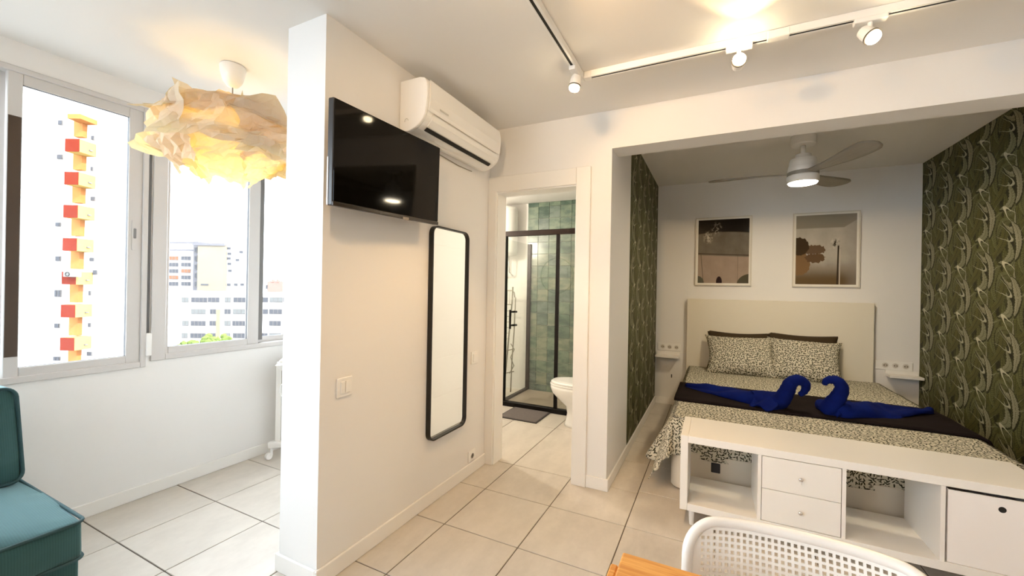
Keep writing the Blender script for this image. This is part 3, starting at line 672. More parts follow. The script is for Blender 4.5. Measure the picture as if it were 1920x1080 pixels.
# ------------------------------------------------------------------ sofa
so = thing('sofa', (-2.5, -0.2, 0), 'teal corduroy sofa with piped cushions under the left window', 'sofa')
def cushion(name, x0, x1, y0, y1, z0, z1, puff, parent, lean=0.0, r=.05, mat=M_CORD, pipe=True):
    cx, cy, cz = (x0 + x1) / 2, (y0 + y1) / 2, (z0 + z1) / 2; hx, hy, hz = (x1 - x0) / 2, (y1 - y0) / 2, (z1 - z0) / 2
    bm = bmesh.new(); bmesh.ops.create_cube(bm, size=2.0)
    bmesh.ops.subdivide_edges(bm, edges=bm.edges, cuts=9, use_grid_fill=True)
    thin = min(hx, hz)
    for v in bm.verts:
        p = v.co
        fx = max(0, 1 - abs(p.x) ** 4); fy = max(0, 1 - abs(p.y) ** 6); fz = max(0, 1 - abs(p.z) ** 4)
        q = Vector((p.x * hx, p.y * hy, p.z * hz))
        if hz <= hx:                                  # lying flat: bulge the top and bottom
            q.z += p.z * puff * fx * fy; q.x += p.x * puff * .7 * fz * fy * abs(p.x); q.y += p.y * puff * .5 * fz * fx * abs(p.y)
        else:
            q.x += p.x * puff * fz * fy; q.z += p.z * puff * .4 * fx * fy; q.y += p.y * puff * .4 * fx * fz
        # round corners
        for a, hh_ in ((0, hx), (1, hy), (2, hz)):
            pass
        n = noise.noise(q * 3.0 + Vector((x0, y0, z0))) * .008
        q += Vector((n, n * .4, n))
        q.x += -lean * (q.z + hz)
        v.co = q + Vector((cx, cy, cz))
    g = ([v.co.copy() for v in bm.verts], [[v.index for v in f.verts] for f in bm.faces]); bm.free()
    o = add(name, g, mat, parent, smooth=True, bevel=0)
    m = o.modifiers.new('round', 'BEVEL'); m.width = r * .45; m.segments = 3; m.limit_method = 'ANGLE'; m.angle_limit = R(45)
    return o
add('base', box(-3.04, -2.115, -1.7, .672, .06, .285), M_CORD, so, bevel=.012, smooth=True)
for (x, y) in ((-2.98, .6), (-2.18, .6), (-2.98, -1.6), (-2.18, -1.6)): add('foot', cyl((x, y, 0), .025, .065, 12), M_BLACK, so)
sc_ = cushion('seat_cushion', -2.75, -2.075, -.28, .668, .29, .435, .030, so)
sc2 = cushion('seat_cushion', -2.75, -2.075, -1.25, -.30, .29, .435, .030, so)
add('back_frame', box(-3.06, -2.86, -1.7, .66, .06, .70), M_CORD, so, bevel=.03, smooth=True)
bc = cushion('back_cushion', -2.80, -2.64, -.30, .655, .455, .835, .045, so, lean=.28)
bc2 = cushion('back_cushion', -2.80, -2.64, -1.27, -.32, .455, .835, .045, so, lean=.28)
def piping(o, pts, r=.006): add('piping', tube(pts, r, 8), M_PIPE, o, smooth=True)
def rr3(x_of, y0, y1, z0, z1, r, n=5):
    return [(x_of(p[1]), p[0], p[1]) for p in rrect(y0, y1, z0, z1, r, n)]
for o, y0, y1 in ((sc_, -.28, .668), (sc2, -1.25, -.30)):
    for z in (.430, .296):
        pts = [(p[0], p[1], z) for p in rrect(-2.75, -2.068, y0 - .003, y1 + .003, .03, 5)]
        add('piping', tube(pts, .006, 8, True), M_PIPE, o, smooth=True)
for o, y0, y1 in ((bc, -.30, .655), (bc2, -1.27, -.32)):
    pts = [(-2.637 - .28 * (p[1] - .455), p[0], p[1]) for p in rrect(y0 - .004, y1 + .004, .455, .84, .04, 6)]
    add('piping', tube(pts, .0065, 8, True), M_PIPE, o, smooth=True)
add('scatter_edge', box(-3.0, -2.9, -.2, .5, .70, .73), M_CORD, so, bevel=.01)

# ------------------------------------------------------------------ rolling desk at the end of the bay
dk = thing('rolling_desk', (-2.95, 2.02, 0), 'white rolling desk half hidden behind the partition wall', 'desk')
d45 = Vector((.70, .714, 0)); c0 = Vector((-2.965, 1.975, 0))
def obox(c, d, l0, l1, w_, z0, z1):
    s = Vector((-d.y, d.x, 0)); q = [c + d * l0 - s * w_, c + d * l1 - s * w_, c + d * l1 + s * w_, c + d * l0 + s * w_]
    return [(p.x, p.y, z0) for p in q] + [(p.x, p.y, z1) for p in q], box(0, 1, 0, 1, 0, 1)[1]
add('foot_bar', obox(c0, d45, -.02, .55, .02, .085, .125), M_WHITE, dk, bevel=.004)
add('post', obox(Vector((-2.965, 2.03, 0)), d45, -.018, .018, .018, .12, .72), M_WHITE, dk, bevel=.003)
add('panel', obox(Vector((-2.965, 2.03, 0)), d45, .02, .42, .008, .14, .66), M_WHITE, dk)
add('desk_top', obox(Vector((-2.95, 2.0, 0)), d45, .04, .62, .16, .742, .762), M_WHITE, dk, bevel=.006)
tb_, tt_ = obox(Vector((-2.93, 2.05, 0)), d45, .10, .5, .10, .58, .58)[0][:4], obox(Vector((-2.97, 1.98, 0)), d45, .04, .6, .15, .725, .725)[0][:4]
add('tray', fix((tb_ + tt_, box(0, 1, 0, 1, 0, 1)[1])), M_WHITE, dk, bevel=.004)
for l in (.0, .5):
    c = c0 + d45 * l
    w_ = add('caster', tube([(c.x - .012, c.y - .018, .028), (c.x + .012, c.y - .018, .028)], .026, 16), M_PLAST, dk, bevel=.004)
    add('caster_fork', box(c.x - .014, c.x + .014, c.y - .012, c.y + .006, .03, .088), M_PLAST, w_)
add('crank', tube([Vector((-2.845, 1.975, .53)) + Vector((.022 * math.cos(a), 0, .045 * math.sin(a))) for a in [2 * PI * k / 16 for k in range(16)]], .006, 8, True), M_PLAST, dk, smooth=True)

# ------------------------------------------------------------------ ceiling fan
FX, FY = .605, 3.87
fan = thing('ceiling_fan', (FX, FY, CBED), 'white ceiling fan with three grey blades and a lit round lamp', 'fan')
L_ = lambda pr: lathe(pr, (FX, FY, 0), 32)
add('ceiling_canopy', L_([(.080, 2.544), (.084, 2.54), (.084, 2.475), (.078, 2.468)]), M_PLAST, fan, smooth=True, bevel=.0015)
add('rod', L_([(.017, 2.47), (.017, 2.395)]), M_PLAST, fan, smooth=True)
add('motor_housing', L_([(.030, 2.402), (.052, 2.398), (.055, 2.372), (.085, 2.362), (.092, 2.330), (.090, 2.322), (.098, 2.300), (.102, 2.272), (.098, 2.262)]), M_PLAST, fan, smooth=True, bevel=.001)
add('blade_hub', L_([(.097, 2.263), (.104, 2.258), (.104, 2.238), (.096, 2.234)]), plain('fan_grey', (.30, .28, .24), .45), fan)
lk = add('light_kit', L_([(.100, 2.236), (.107, 2.228), (.107, 2.190), (.100, 2.178)]), M_PLAST, fan, smooth=True, bevel=.001)
add('diffuser', L_([(.099, 2.179), (.092, 2.169), (.06, 2.164), (.01, 2.163)]), emit('fan_lamp', (1.0, .93, .80), 9.0), lk, smooth=True)
def blade_mat():
    m, nt, b = new_mat('fan_blade'); n = noise_tex(nt, mapping(nt, coords(nt), (3, 40, 3)), 2, 4)
    nt.links.new(mixc(nt, n, (.23, .21, .17), (.34, .31, .26)), b.inputs['Base Color']); setp(b, None, .4, 0, .5); return m
M_BLADE = blade_mat()
def blade_geo():
    def f(u, v):
        r = .085 + (.665 - .085) * u
        wd = .030 + .05 * math.sin(min(1, u * 1.25) * PI / 2) ** 2
        if u > .86: wd *= math.sqrt(max(0.02, 1 - ((u - .86) / .145) ** 2))
        s = (v - .5) * 2 * wd; sweep = .05 * math.sin(u * PI * .9)
        tilt = -R(13) * (1 - .35 * u)
        return Vector((r, s * math.cos(tilt) + sweep * .6, 2.25 + s * math.sin(tilt) + .012 * u))
    return grid(22, 7, f)
bl0 = None
for k in range(3):
    if bl0 is None:
        g = blade_geo(); bl0 = add('blade', g, M_BLADE, fan, smooth=True, local=True); solid(bl0, .010); b_ = bl0
    else: b_ = copy_obj(bl0, fan)
    b_.location = (0, 0, -CBED); b_.rotation_euler = (0, 0, R(54 + 120 * k))
ld = bpy.data.lights.new('fan_light', 'AREA'); ld.shape = 'DISK'; ld.size = .17; ld.energy = FAN_W; ld.color = (1.0, .82, .54)
lo = bpy.data.objects.new('fan_lamp_glow', ld); COL.objects.link(lo); lo.parent = fan; lo.location = (0, 0, 2.158 - CBED)

# ------------------------------------------------------------------ pictures
def print_mat(which):
    m, nt, b = new_mat('print_%s' % which); u, v, _ = sep(nt, coords(nt, 'UV')); tc = coords(nt, 'UV')
    n = noise_tex(nt, tc, 5, 5); nf = noise_tex(nt, tc, 22, 5)
    if which == 'harbour':
        c = mixc(nt, n, (.27, .205, .16), (.43, .33, .255))
        c = mixc(nt, (v + u * .04 - .44).soft(0, .012), c, mixc(nt, n, (.10, .085, .062), (.23, .20, .155)))
        hor = v - (.80 + (u - .5) * (u - .5) * -.10)
        c = mixc(nt, hor.soft(-.01, .015), c, (.012, .008, .006))
        c = mixc(nt, ((v - .47 + u * .04).abs()).soft(.009, .003), c, (.04, .025, .02))
        sp_ = ((u - .2) * (u - .2) + (v - .72) * (v - .72)).sqrt(); sp2 = ((u - .37) * (u - .37) + (v - .85) * (v - .85)).sqrt()
        c = mixc(nt, (sp_.soft(.13, .0) * nf.soft(.42, .62)), c, (.75, .68, .55))
        c = mixc(nt, (sp2.soft(.14, .0) * nf.soft(.46, .66)), c, (.5, .45, .38))
        c = mixc(nt, ((u - .43) * (u - .43) / .0034 + (v - .02) * (v - .02) / .0075).soft(1.05, .9), c, (.025, .012, .012))
        c = mixc(nt, ((u - .0) * (u - .0) / .016 + (v - .0) * (v - .0) / .012).soft(1.05, .95), c, (.09, .085, .06))
        c = mixc(nt, ((u - 1.05) * (u - 1.05) / .075 + (v + .02) * (v + .02) / .028).soft(1.03, .97), c, (.085, .075, .05))
        c = mixc(nt, (((u - .06 - (.45 - v).max(0.0) * .12).abs()).soft(.008, .003)) * v.lt(.45), c, (.09, .07, .05))
        c = mixc(nt, (((u - .79).abs()).soft(.008, .003)) * v.lt(.45) * .5, c, (.09, .07, .05))
    else:
        c = mixc(nt, n, (.36, .325, .27), (.56, .52, .45))
        c = mixc(nt, (v + (u - .8).max(0.0) * -.5 - .80).soft(0, .02), c, (.27, .245, .195))
        c = mixc(nt, (v - .30).soft(.12, -.25), c, (.13, .085, .04))
        c = mixc(nt, (u - .72).soft(0, .3) * 0.5, c, (.30, .27, .24))
        wob = (nf - .5) * .9
        e1 = ((u - .05) * (u - .05) / .030 + (v - .55) * (v - .55) / .017) + wob
        e2 = ((u - .30) * (u - .30) / .040 + (v - .50) * (v - .50) / .0050) + wob * 2
        e3 = ((u - .05) * (u - .05) / .042 + (v - .30) * (v - .30) / .030) + wob
        e4 = ((u - .33) * (u - .33) / .028 + (v - .38) * (v - .38) / .0048) + wob * 2
        c = mixc(nt, e3.soft(1.06, .94), c, (.21, .125, .06)); c = mixc(nt, e2.soft(1.05, .95), c, (.14, .09, .055))
        c = mixc(nt, e4.soft(1.05, .95), c, (.125, .075, .04)); c = mixc(nt, e1.soft(1.05, .95), c, (.055, .035, .018))
        c = mixc(nt, ((u - .70 + v * -.02).abs()).soft(.020, .006) * v.lt(.55), c, (.035, .025, .018))
        c = mixc(nt, ((u - .735).abs()).soft(.012, .004) * v.lt(.5), c, (.55, .5, .42))
        d = ((u - .66) * (u - .66) + (v - .58) * (v - .58)).sqrt()
        c = mixc(nt, d.soft(.10, .01) * nf.soft(.5, .6), c, (.02, .015, .012))
        c = mixc(nt, d.soft(.12, .01) * nf.soft(.46, .36), c, (.7, .66, .58))
    nt.links.new(c, b.inputs['Base Color']); setp(b, None, .25, 0, .08); return m
def picture(x0, x1, z0, z1, which, lab):
    t = thing('framed_picture', ((x0 + x1) / 2, 5.10, z0), lab, 'picture', 'framed pictures above the bed')
    y = 5.099
    fr = lambda a, d0, d1: merge(box(x0, x0 + a, y - d1, y - d0, z0, z1), box(x1 - a, x1, y - d1, y - d0, z0, z1), box(x0 + a, x1 - a, y - d1, y - d0, z0, z0 + a), box(x0 + a, x1 - a, y - d1, y - d0, z1 - a, z1))
    add('frame', fr(.010, 0, .022), plain('white_frame', (.66, .62, .54), .4), t)
    add('mat_board', box(x0 + .009, x1 - .009, y - .010, y - .002, z0 + .009, z1 - .009), plain('mat_board', (.78, .75, .68), .7), t)
    e = .027
    V = [(x0 + e, y - .0105, z0 + e), (x1 - e, y - .0105, z0 + e), (x1 - e, y - .0105, z1 - e), (x0 + e, y - .0105, z1 - e)]
    add('photo_print', (V, [(0, 1, 2, 3)]), print_mat(which), t, uv=[(0, 0), (1, 0), (1, 1), (0, 1)])
picture(-.197, .356, 1.385, 2.143, 'harbour', 'white framed photo with a dark top, left above the bed')
picture(.721, 1.270, 1.382, 2.138, 'cliff', 'white framed photo of brown shapes in pale mist, right above the bed')

# ------------------------------------------------------------------ bed
bed = thing('bed', (.58, 4.0, 0), 'double bed with a tall plain cream headboard and box base', 'bed')
M_HEAD = plain('headboard_cream', (.74, .69, .58), .55, 0, .3)
add('headboard', box(-.272, 1.376, 5.045, 5.088, .06, 1.232), M_HEAD, bed, bevel=.004)
add('base', prism(rrect(-.245, 1.42, 2.925, 5.04, .09, 8), lambda p, s: (p[0], p[1], .012 + .255 * s)), plain('bed_base', (.66, .60, .50), .5), bed, bevel=.004, seg=1)
add('mattress', prism(rrect(-.235, 1.41, 2.945, 5.04, .07, 6), lambda p, s: (p[0], p[1], .268 + .195 * s)), plain('mattress_white', (.7, .68, .62), .8), bed, bevel=.02)
add('black_plate', box(.0, .052, 2.916, 2.926, .165, .225), plain('blue_black_plastic', (.006, .008, .02), .4), bed, bevel=.004)
BX0, BX1, BY0, BY1, BT = -.245, 1.425, 2.942, 5.03, .474
def drape(s, t, amp=1.0):
    """flat sheet point (s, t) -> draped over the mattress"""
    r = .035
    ox = (BX0 - s) if s < BX0 else (s - BX1) if s > BX1 else 0.0
    oy = (BY0 - t) if t < BY0 else 0.0
    sx = -1 if s < BX0 else 1
    x = min(max(s, BX0), BX1); y = max(t, BY0)
    d = math.hypot(ox, oy); z = BT + .006 * noise.noise(Vector((s * 2.2, t * 2.2, 0))) + .003 * noise.noise(Vector((s * 7, t * 7, 3)))
    if d <= 0: return (x, y, z)
    dirx, diry = sx * ox / d, -oy / d
    a = min(d / r, PI / 2); out = r * math.sin(a); drop = r * (1 - math.cos(a))
    if d > r * PI / 2: drop += d - r * PI / 2
    k = max(0.0, d - .03) / .25
    along = (t * 1.0 if ox > oy else s)
    wv = (math.sin(along * 19 + 1.0) + .6 * math.sin(along * 31 + 2.2)) * .018 * k
    fr_ = max(0.0, 1 - (t - BY0) / .9) if sx < 0 else 0.2
    flare = (.05 + .06 * fr_) * k if oy <= 0 else .085 * k
    if ox <= 0: wv *= .45; flare = .012 * k
    out += flare + max(wv, -.01 * k) * amp - r * .9
    return (x + dirx * out, y + diry * out, max(z - drop, .035))
NX, NY = 100, 104
S0, S1, T0, T1 = BX0 - .335, BX1 + .26, BY0 - .262, BY1
uvs = []
V = []
for j in range(NY):
    for i in range(NX):
        s = S0 + (S1 - S0) * i / (NX - 1); t = T0 + (T1 - T0) * j / (NY - 1)
        V.append(drape(s, t)); uvs.append((s, t))
F = [(j * NX + i, j * NX + i + 1, (j + 1) * NX + i + 1, (j + 1) * NX + i) for j in range(NY - 1) for i in range(NX - 1)]
bs = add('bedspread', (V, F), M_PRINT, None, smooth=True, uv=uvs); solid(bs, .004, 1.0)
tag(bs, 'cream bedspread with a small black leaf print draped over the bed', 'bedspread')

def pillow(name, c, w_, h_, t_, tilt, yaw, mat, lab, grp, roll=0.0):
    nu, nv = 22, 18
    Vt, Ft, U = [], [], []
    for side in (1, -1):
        base = len(Vt)
        for j in range(nv):
            for i in range(nu):
                u = i / (nu - 1) * 2 - 1; v = j / (nv - 1) * 2 - 1
                e = (max(0.0, 1 - abs(u) ** 2.6) * max(0.0, 1 - abs(v) ** 2.6)) ** .5
                pin = 1 - .12 * (1 - u * u) * abs(v) ** 3; pin2 = 1 - .12 * (1 - v * v) * abs(u) ** 3
                nz = noise.noise(Vector((u * 2.3, v * 2.3, side + c[0] * 5))) * .014 * e
                x, y, z = u * w_ / 2 * pin2, v * h_ / 2 * pin, side * (t_ / 2 * e + nz + .003)
                Vt.append((x, y, z)); U.append((u * w_ / 2 + side * 3, v * h_ / 2))
        for j in range(nv - 1):
            for i in range(nu - 1):
                a, b, c_, d = base + j * nu + i, base + j * nu + i + 1, base + (j + 1) * nu + i + 1, base + (j + 1) * nu + i
                Ft.append((a, b, c_, d) if side == 1 else (d, c_, b, a))
    n2_ = nu * nv                                         # close the seam
    rim = [i for i in range(nu)] + [j * nu + nu - 1 for j in range(1, nv)] + [(nv - 1) * nu + i for i in range(nu - 2, -1, -1)] + [j * nu for j in range(nv - 2, 0, -1)]
    for k in range(len(rim)):
        a, b = rim[k], rim[(k + 1) % len(rim)]; Ft.append((b, a, n2_ + a, n2_ + b))
    mt = Matrix.Translation(Vector(c)) @ Matrix.Rotation(yaw, 4, 'Z') @ Matrix.Rotation(tilt, 4, 'X') @ Matrix.Rotation(roll, 4, 'Z')
    o = add(name, ([mt @ Vector(v) for v in Vt], Ft), mat, None, smooth=True, uv=U)
    return tag(o, lab, 'pillow', grp)
M_BROWN = plain('brown_cotton', (.050, .034, .018), .8, 0, .2, bmp=.1, bscale=30)
pillow('pillow', (.235, 5.0, .685), .60, .43, .10, R(76), 0, M_BROWN, 'dark brown pillow standing behind the left patterned pillow', 'dark pillows')
pillow('pillow', (.805, 5.0, .69), .60, .45, .10, R(76), 0, M_BROWN, 'dark brown pillow standing behind the right patterned pillow', 'dark pillows', R(-1))
pillow('pillow', (.25, 4.87, .655), .65, .46, .19, R(57), R(2), M_PRINT, 'leaf print pillow leaning on the headboard, the left one', 'leaf print pillows', R(1))
pillow('pillow', (.80, 4.885, .655), .62, .46, .19, R(57), R(-2), M_PRINT, 'leaf print pillow leaning on the headboard, the right one', 'leaf print pillows', R(-2))

# dark throw folded across the bed
def throw_geo(y0, y1, lift, hang_r):
    def f(u, v):
        s = -.262 + (1.72 - -.262) * u; t = y0 + (y1 - y0) * v
        if s <= 1.41: x, z = s, BT + lift
        else:
            d = s - 1.41; a = min(d / .05, PI / 2); x = 1.41 + .05 * math.sin(a) + .02 * max(0, d - .08); z = BT + lift - .05 * (1 - math.cos(a)) - max(0, d - .05 * PI / 2)
        n = noise.noise(Vector((s * 3, t * 5, 1.0))) * .007
        return (x, t + .02 * noise.noise(Vector((s * 1.5, v * 2, 4))), z + n)
    return grid(60, 22, f)
M_THROW = plain('dark_throw', (.012, .0075, .008), .9, 0, .1, var=.4, nscale=8)
th = add('throw_blanket', throw_geo(3.37, 4.0, .016, .1), M_THROW, None, smooth=True); solid(th, .018, 0)
tag(th, 'near black folded throw lying across the bed under the blue towels', 'blanket')

# blue towel swans
def towel_mat():
    m, nt, b = new_mat('blue_towel'); n = noise_tex(nt, coords(nt), 9, 4); f = noise_tex(nt, coords(nt), 260, 2)
    nt.links.new(mixc(nt, n, (.0015, .003, .055), (.004, .016, .15)), b.inputs['Base Color']); setp(b, None, .95, 0, .1)
    bump(nt, b, f, .5, .003); return m
M_TOWEL = towel_mat()
def swan(tail, chest, neck, lab, seed):
    T, Cc = Vector(tail), Vector(chest); t = thing('towel_swan', (Cc.x, Cc.y, BT + .03), lab, 'towel', 'folded towel swans')
    d = (Cc - T); d.z = 0; L = d.length; d.normalize(); s = Vector((-d.y, d.x, 0))
    def f(u, v):
        a = 2 * PI * u
        w_ = .055 + .085 * math.sin(min(1, v * 1.02) * PI * .62) ** 2; h_ = .020 + .075 * v ** 1.4
        if v > .9: k = math.sqrt(max(0, 1 - ((v - .9) / .1) ** 2)); w_ *= .25 + .75 * k; h_ *= .35 + .65 * k
        if v < .03: w_ *= .6; h_ *= .5
        p = T + d * (L * v) + s * (w_ * math.cos(a)) + Vector((0, 0, max(-.004, h_ * math.sin(a)) if math.sin(a) > 0 else h_ * .1 * math.sin(a)))
        fold = .016 * math.sin(a * 3 + v * 9 + seed) + .018 * noise.noise(Vector((u * 6, v * 7, seed)))
        return p + (s * math.cos(a) + Vector((0, 0, max(0, math.sin(a))))) * fold + Vector((0, 0, 0))
    V_, F_ = grid(36, 34, f, True); F_ = list(F_) + [tuple(reversed(range(36))), tuple(range(33 * 36, 34 * 36))]
    b_ = add('body', (V_, F_), M_TOWEL, t, smooth=True)
    N = []                                                   # smooth the neck line
    P = [Vector(p) for p in neck]
    for i in range(len(P) - 1):
        p0, p1, p2, p3 = P[max(i - 1, 0)], P[i], P[i + 1], P[min(i + 2, len(P) - 1)]
        for k in range(6):
            q = k / 6; N.append(.5 * ((2 * p1) + (p2 - p0) * q + (2 * p0 - 5 * p1 + 4 * p2 - p3) * q * q + (3 * p1 - p0 - 3 * p2 + p3) * q ** 3))
    N.append(P[-1]); m = len(N)
    rs = [.046 * (1 - i / (m - 1)) ** .8 + .013 + .0015 * math.sin(i * 1.9 + seed) for i in range(m)]
    rs[-1] = .006
    add('neck', tube(N, rs, 14), M_TOWEL, t, smooth=True)
    # loose towel flap beside the chest
    c = Cc - d * .16 + s * (-.02)
    def g(u, v):
        p = c + d * (u - .5) * .16 + Vector((d.x * .0, -.06 - .10 * v, 0)) * 1.0
        z = BT + .10 - .07 * v ** 1.2 + .014 * math.sin(u * 9 + v * 3 + seed)
        return (p.x + .02 * math.sin(v * 4), p.y, z)
    fl_ = add('flap', grid(12, 10, g), M_TOWEL, t, smooth=True); solid(fl_, .008)
y_ = 3.45
swan((-.20, 3.86, BT + .028), (.47, 3.47, BT + .028), [(.40, y_ + .02, .53), (.438, y_, .56), (.469, y_, .625), (.493, y_, .686), (.536, y_, .712), (.578, y_, .685), (.570, y_, .637), (.540, y_, .606)], 'blue towel folded as a swan, on the left of the dark throw', 1.3)
swan((1.37, 3.88, BT + .028), (.69, 3.47, BT + .028), [(.71, y_ + .02, .53), (.72, y_, .56), (.762, y_, .63), (.777, y_, .690), (.747, y_, .732), (.70, y_, .729), (.680, y_, .694)], 'blue towel folded as a swan, on the right of the dark throw', 4.1)

# ------------------------------------------------------------------ bedside shelves and sockets
def ledge(x0, x1, z, lab):
    t = thing('bedside_shelf', ((x0 + x1) / 2, 5.1, z), lab, 'shelf', 'small wall shelves beside the bed')
    add('board', box(x0, x1, 4.97, 5.099, z - .012, z + .012), M_WHITE, t, bevel=.003, seg=1)
    add('wall_strip', box(x0, x1, 5.085, 5.099, z + .012, z + .045), M_WHITE, t)
ledge(-.60, -.345, .565, 'narrow white ledge shelf left of the bed')
ledge(1.475, 1.715, .558, 'narrow white ledge shelf right of the bed')
def strip(x0, x1, zc, xs, lab):
    t = thing('socket_strip', ((x0 + x1) / 2, 5.1, zc), lab, 'socket', 'triple sockets beside the bed')
    add('plate', box(x0, x1, 5.091, 5.0995, zc - .042, zc + .042), M_PLAST, t, bevel=.003, seg=1)
    for x in xs:
        w_ = add('socket_well', cyl((x, 5.0895, zc), .024, .0014, 20, 'y'), plain('socket_well_grey', (.5, .46, .4), .5), t)
        socket_face(t, x, 5.0892, zc, 'y')
strip(-.585, -.335, .665, (-.53, -.455, -.38), 'white triple socket strip above the left bedside ledge')
strip(1.40, 1.675, .645, (1.475, 1.55, 1.625), 'white triple socket strip above the right bedside ledge')
cd = thing('cable_duct', (-.31, 5.1, .61), 'thin white cable duct running from the left sockets to the headboard', 'cable duct')
add('duct', box(-.50, -.275, 5.092, 5.0995, .605, .618), M_WHITE, cd)
wh = thing('wall_hook', (-.44, 5.1, .33), 'small dark hook on the wall below the left ledge', 'hook')
add('hook_plate', box(-.433, -.423, 5.094, 5.0995, .31, .35), M_DARK, wh, bevel=.002, seg=1)
add('hook_pin', cyl((-.428, 5.083, .328), .005, .014, 10, 'y'), M_DARK, wh)

# ------------------------------------------------------------------ sideboard at the foot of the bed
K0, K1, KY0, KY1, KZ0, KZ1 = -.155, 1.311, 2.492, 2.877, .095, .510
sb = thing('sideboard', (.578, 2.68, 0), 'long low white cube shelf unit standing at the foot of the bed', 'sideboard')
E_, I_ = .039, .016
add('top_panel', box(K0 + E_, K1 - E_, KY0, KY1, KZ1 - E_, KZ1), M_WHITE, sb, bevel=.0015, seg=1)
add('bottom_panel', box(K0 + E_, K1 - E_, KY0, KY1, KZ0, KZ0 + E_), M_WHITE, sb, bevel=.0015, seg=1)
add('side_panel', box(K0, K0 + E_ - .0005, KY0, KY1, KZ0, KZ1), M_WHITE, sb, bevel=.0015, seg=1)
add('side_panel', box(K1 - E_ + .0005, K1, KY0, KY1, KZ0, KZ1), M_WHITE, sb, bevel=.0015, seg=1)
cell = (K1 - K0 - 2 * E_ - 3 * I_) / 4; cx = [K0 + E_ + k * (cell + I_) for k in range(4)]
for k in range(1, 4): add('divider', box(cx[k] - I_, cx[k], KY0 + .002, KY1, KZ0 + E_, KZ1 - E_), M_WHITE, sb)
for x in (K0 + .06, K1 - .06):
    for y in (KY0 + .05, KY1 - .05): add('leg', cyl((x, y, 0), .012, KZ0, 14, 'z', .016), M_WHITE, sb, smooth=False)
di = thing('drawer_insert', (cx[1] + cell / 2, 2.6, KZ0 + E_), 'two drawer white insert filling the second cube of the sideboard', 'drawers')
zi0, zi1 = KZ0 + E_ + .001, KZ1 - E_ - .001
add('body', merge(box(cx[1] + .001, cx[1] + .013, KY0 + .02, KY1 - .02, zi0, zi1), box(cx[1] + cell - .013, cx[1] + cell - .001, KY0 + .02, KY1 - .02, zi0, zi1), box(cx[1] + .001, cx[1] + cell - .001, KY1 - .03, KY1 - .02, zi0, zi1), box(cx[1] + .001, cx[1] + cell - .001, KY0 + .02, KY1 - .02, zi0, zi0 + .01)), M_WHITE, di)
zm = (zi0 + zi1) / 2
for z0, z1 in ((zi0 + .002, zm - .0012), (zm + .0012, zi1 - .002)):
    d_ = add('drawer', box(cx[1] + .003, cx[1] + cell - .003, KY0 + .001, KY0 + .018, z0, z1), M_WHITE, di, bevel=.0012, seg=1)
    add('knob', lathe([(.004, 0), (.004, -.010), (.009, -.013), (.010, -.019), (.006, -.023)], (cx[1] + cell / 2, KY0 + .002, (z0 + z1) / 2), 16, 'y'), M_CHROME, d_, smooth=True)
bxo = thing('storage_box', (cx[3] + cell / 2, 2.65, KZ0 + E_), 'white storage box with a round grip hole in the right cube', 'box')
add('box_body', merge(box(cx[3] + .010, cx[3] + cell - .010, KY0 + .008, KY0 + .014, zi0 + .001, zi1 - .014), box(cx[3] + .010, cx[3] + cell - .010, KY1 - .03, KY1 - .024, zi0 + .001, zi1 - .014),
    box(cx[3] + .010, cx[3] + .016, KY0 + .014, KY1 - .03, zi0 + .001, zi1 - .014), box(cx[3] + cell - .016, cx[3] + cell - .010, KY0 + .014, KY1 - .03, zi0 + .001, zi1 - .014), box(cx[3] + .016, cx[3] + cell - .016, KY0 + .014, KY1 - .03, zi0 + .001, zi0 + .007)), plain('box_white', (.86, .83, .81), .45), bxo)
add('grip_hole', cyl((cx[3] + cell / 2 + .012, KY0 + .0072, .408), .0125, .0015, 24, 'y'), M_DARK, bxo)

# ------------------------------------------------------------------ dining chair (white, perforated back)
ch = thing('dining_chair', (.175, .93, 0), 'white chair with a rounded perforated back tucked under the wooden table', 'chair')
M_CHAIR = plain('chair_white', (.84, .82, .77), .3, 0, .5)
CX0, CX1, CZ0c, CZ1c = -.052, .405, .47, .782
def back_pt(u, v, off=0.0):
    """u across (m), v height (m): curved shell, concave towards the table"""
    q = (u - (CX0 + CX1) / 2) / ((CX1 - CX0) / 2)
    return Vector((u, 1.105 + .10 * (v - CZ1c) / .31 - .055 * abs(q) ** 2.6 - off, v))
HO, BA = .0073, .0051; PT = HO + BA                      # hole, bar, pitch
def cuts(L):
    n = int((L - BA) / PT); o = (L - n * PT - BA) / 2; c = [0.0]
    e = []
    for i in range(n): e += [o + i * PT, o + i * PT + BA]
    e += [o + n * PT, o + n * PT + BA]
    return [0.0] + e + [L]
cu, cv = cuts(CX1 - CX0), cuts(CZ1c - CZ0c)
nx_, nz_ = len(cu) - 1, len(cv) - 1
Vb = [tuple(back_pt(CX0 + a, CZ0c + b)) for b in cv for a in cu]
Fb = []
rc = .062
W_, H_ = CX1 - CX0, CZ1c - CZ0c
for j in range(nz_):
    for i in range(nx_):
        u = (cu[i] + cu[i + 1]) / 2; v = (cv[j] + cv[j + 1]) / 2
        du = max(rc - u, u - (W_ - rc), 0); dv = max(v - (H_ - rc), 0)
        dd = math.hypot(du, dv)
        if dd > rc - .003: continue
        hole = i % 2 == 0 and j % 2 == 0 and .026 < u < W_ - .026 and .03 < v < H_ - .024 and dd < rc - .024
        if not hole: Fb.append((j * (nx_ + 1) + i, j * (nx_ + 1) + i + 1, (j + 1) * (nx_ + 1) + i + 1, (j + 1) * (nx_ + 1) + i))
bk = add('backrest', (Vb, Fb), M_CHAIR, ch, smooth=False); solid(bk, .008, 0)
rimp = []
for i in range(16): rimp.append((CX0, CZ0c - .01 + (CZ1c - rc - CZ0c) * i / 15))
for i in range(1, 11): a = PI - PI / 2 * i / 10; rimp.append((CX0 + rc + rc * math.cos(a), CZ1c - rc + rc * math.sin(a)))
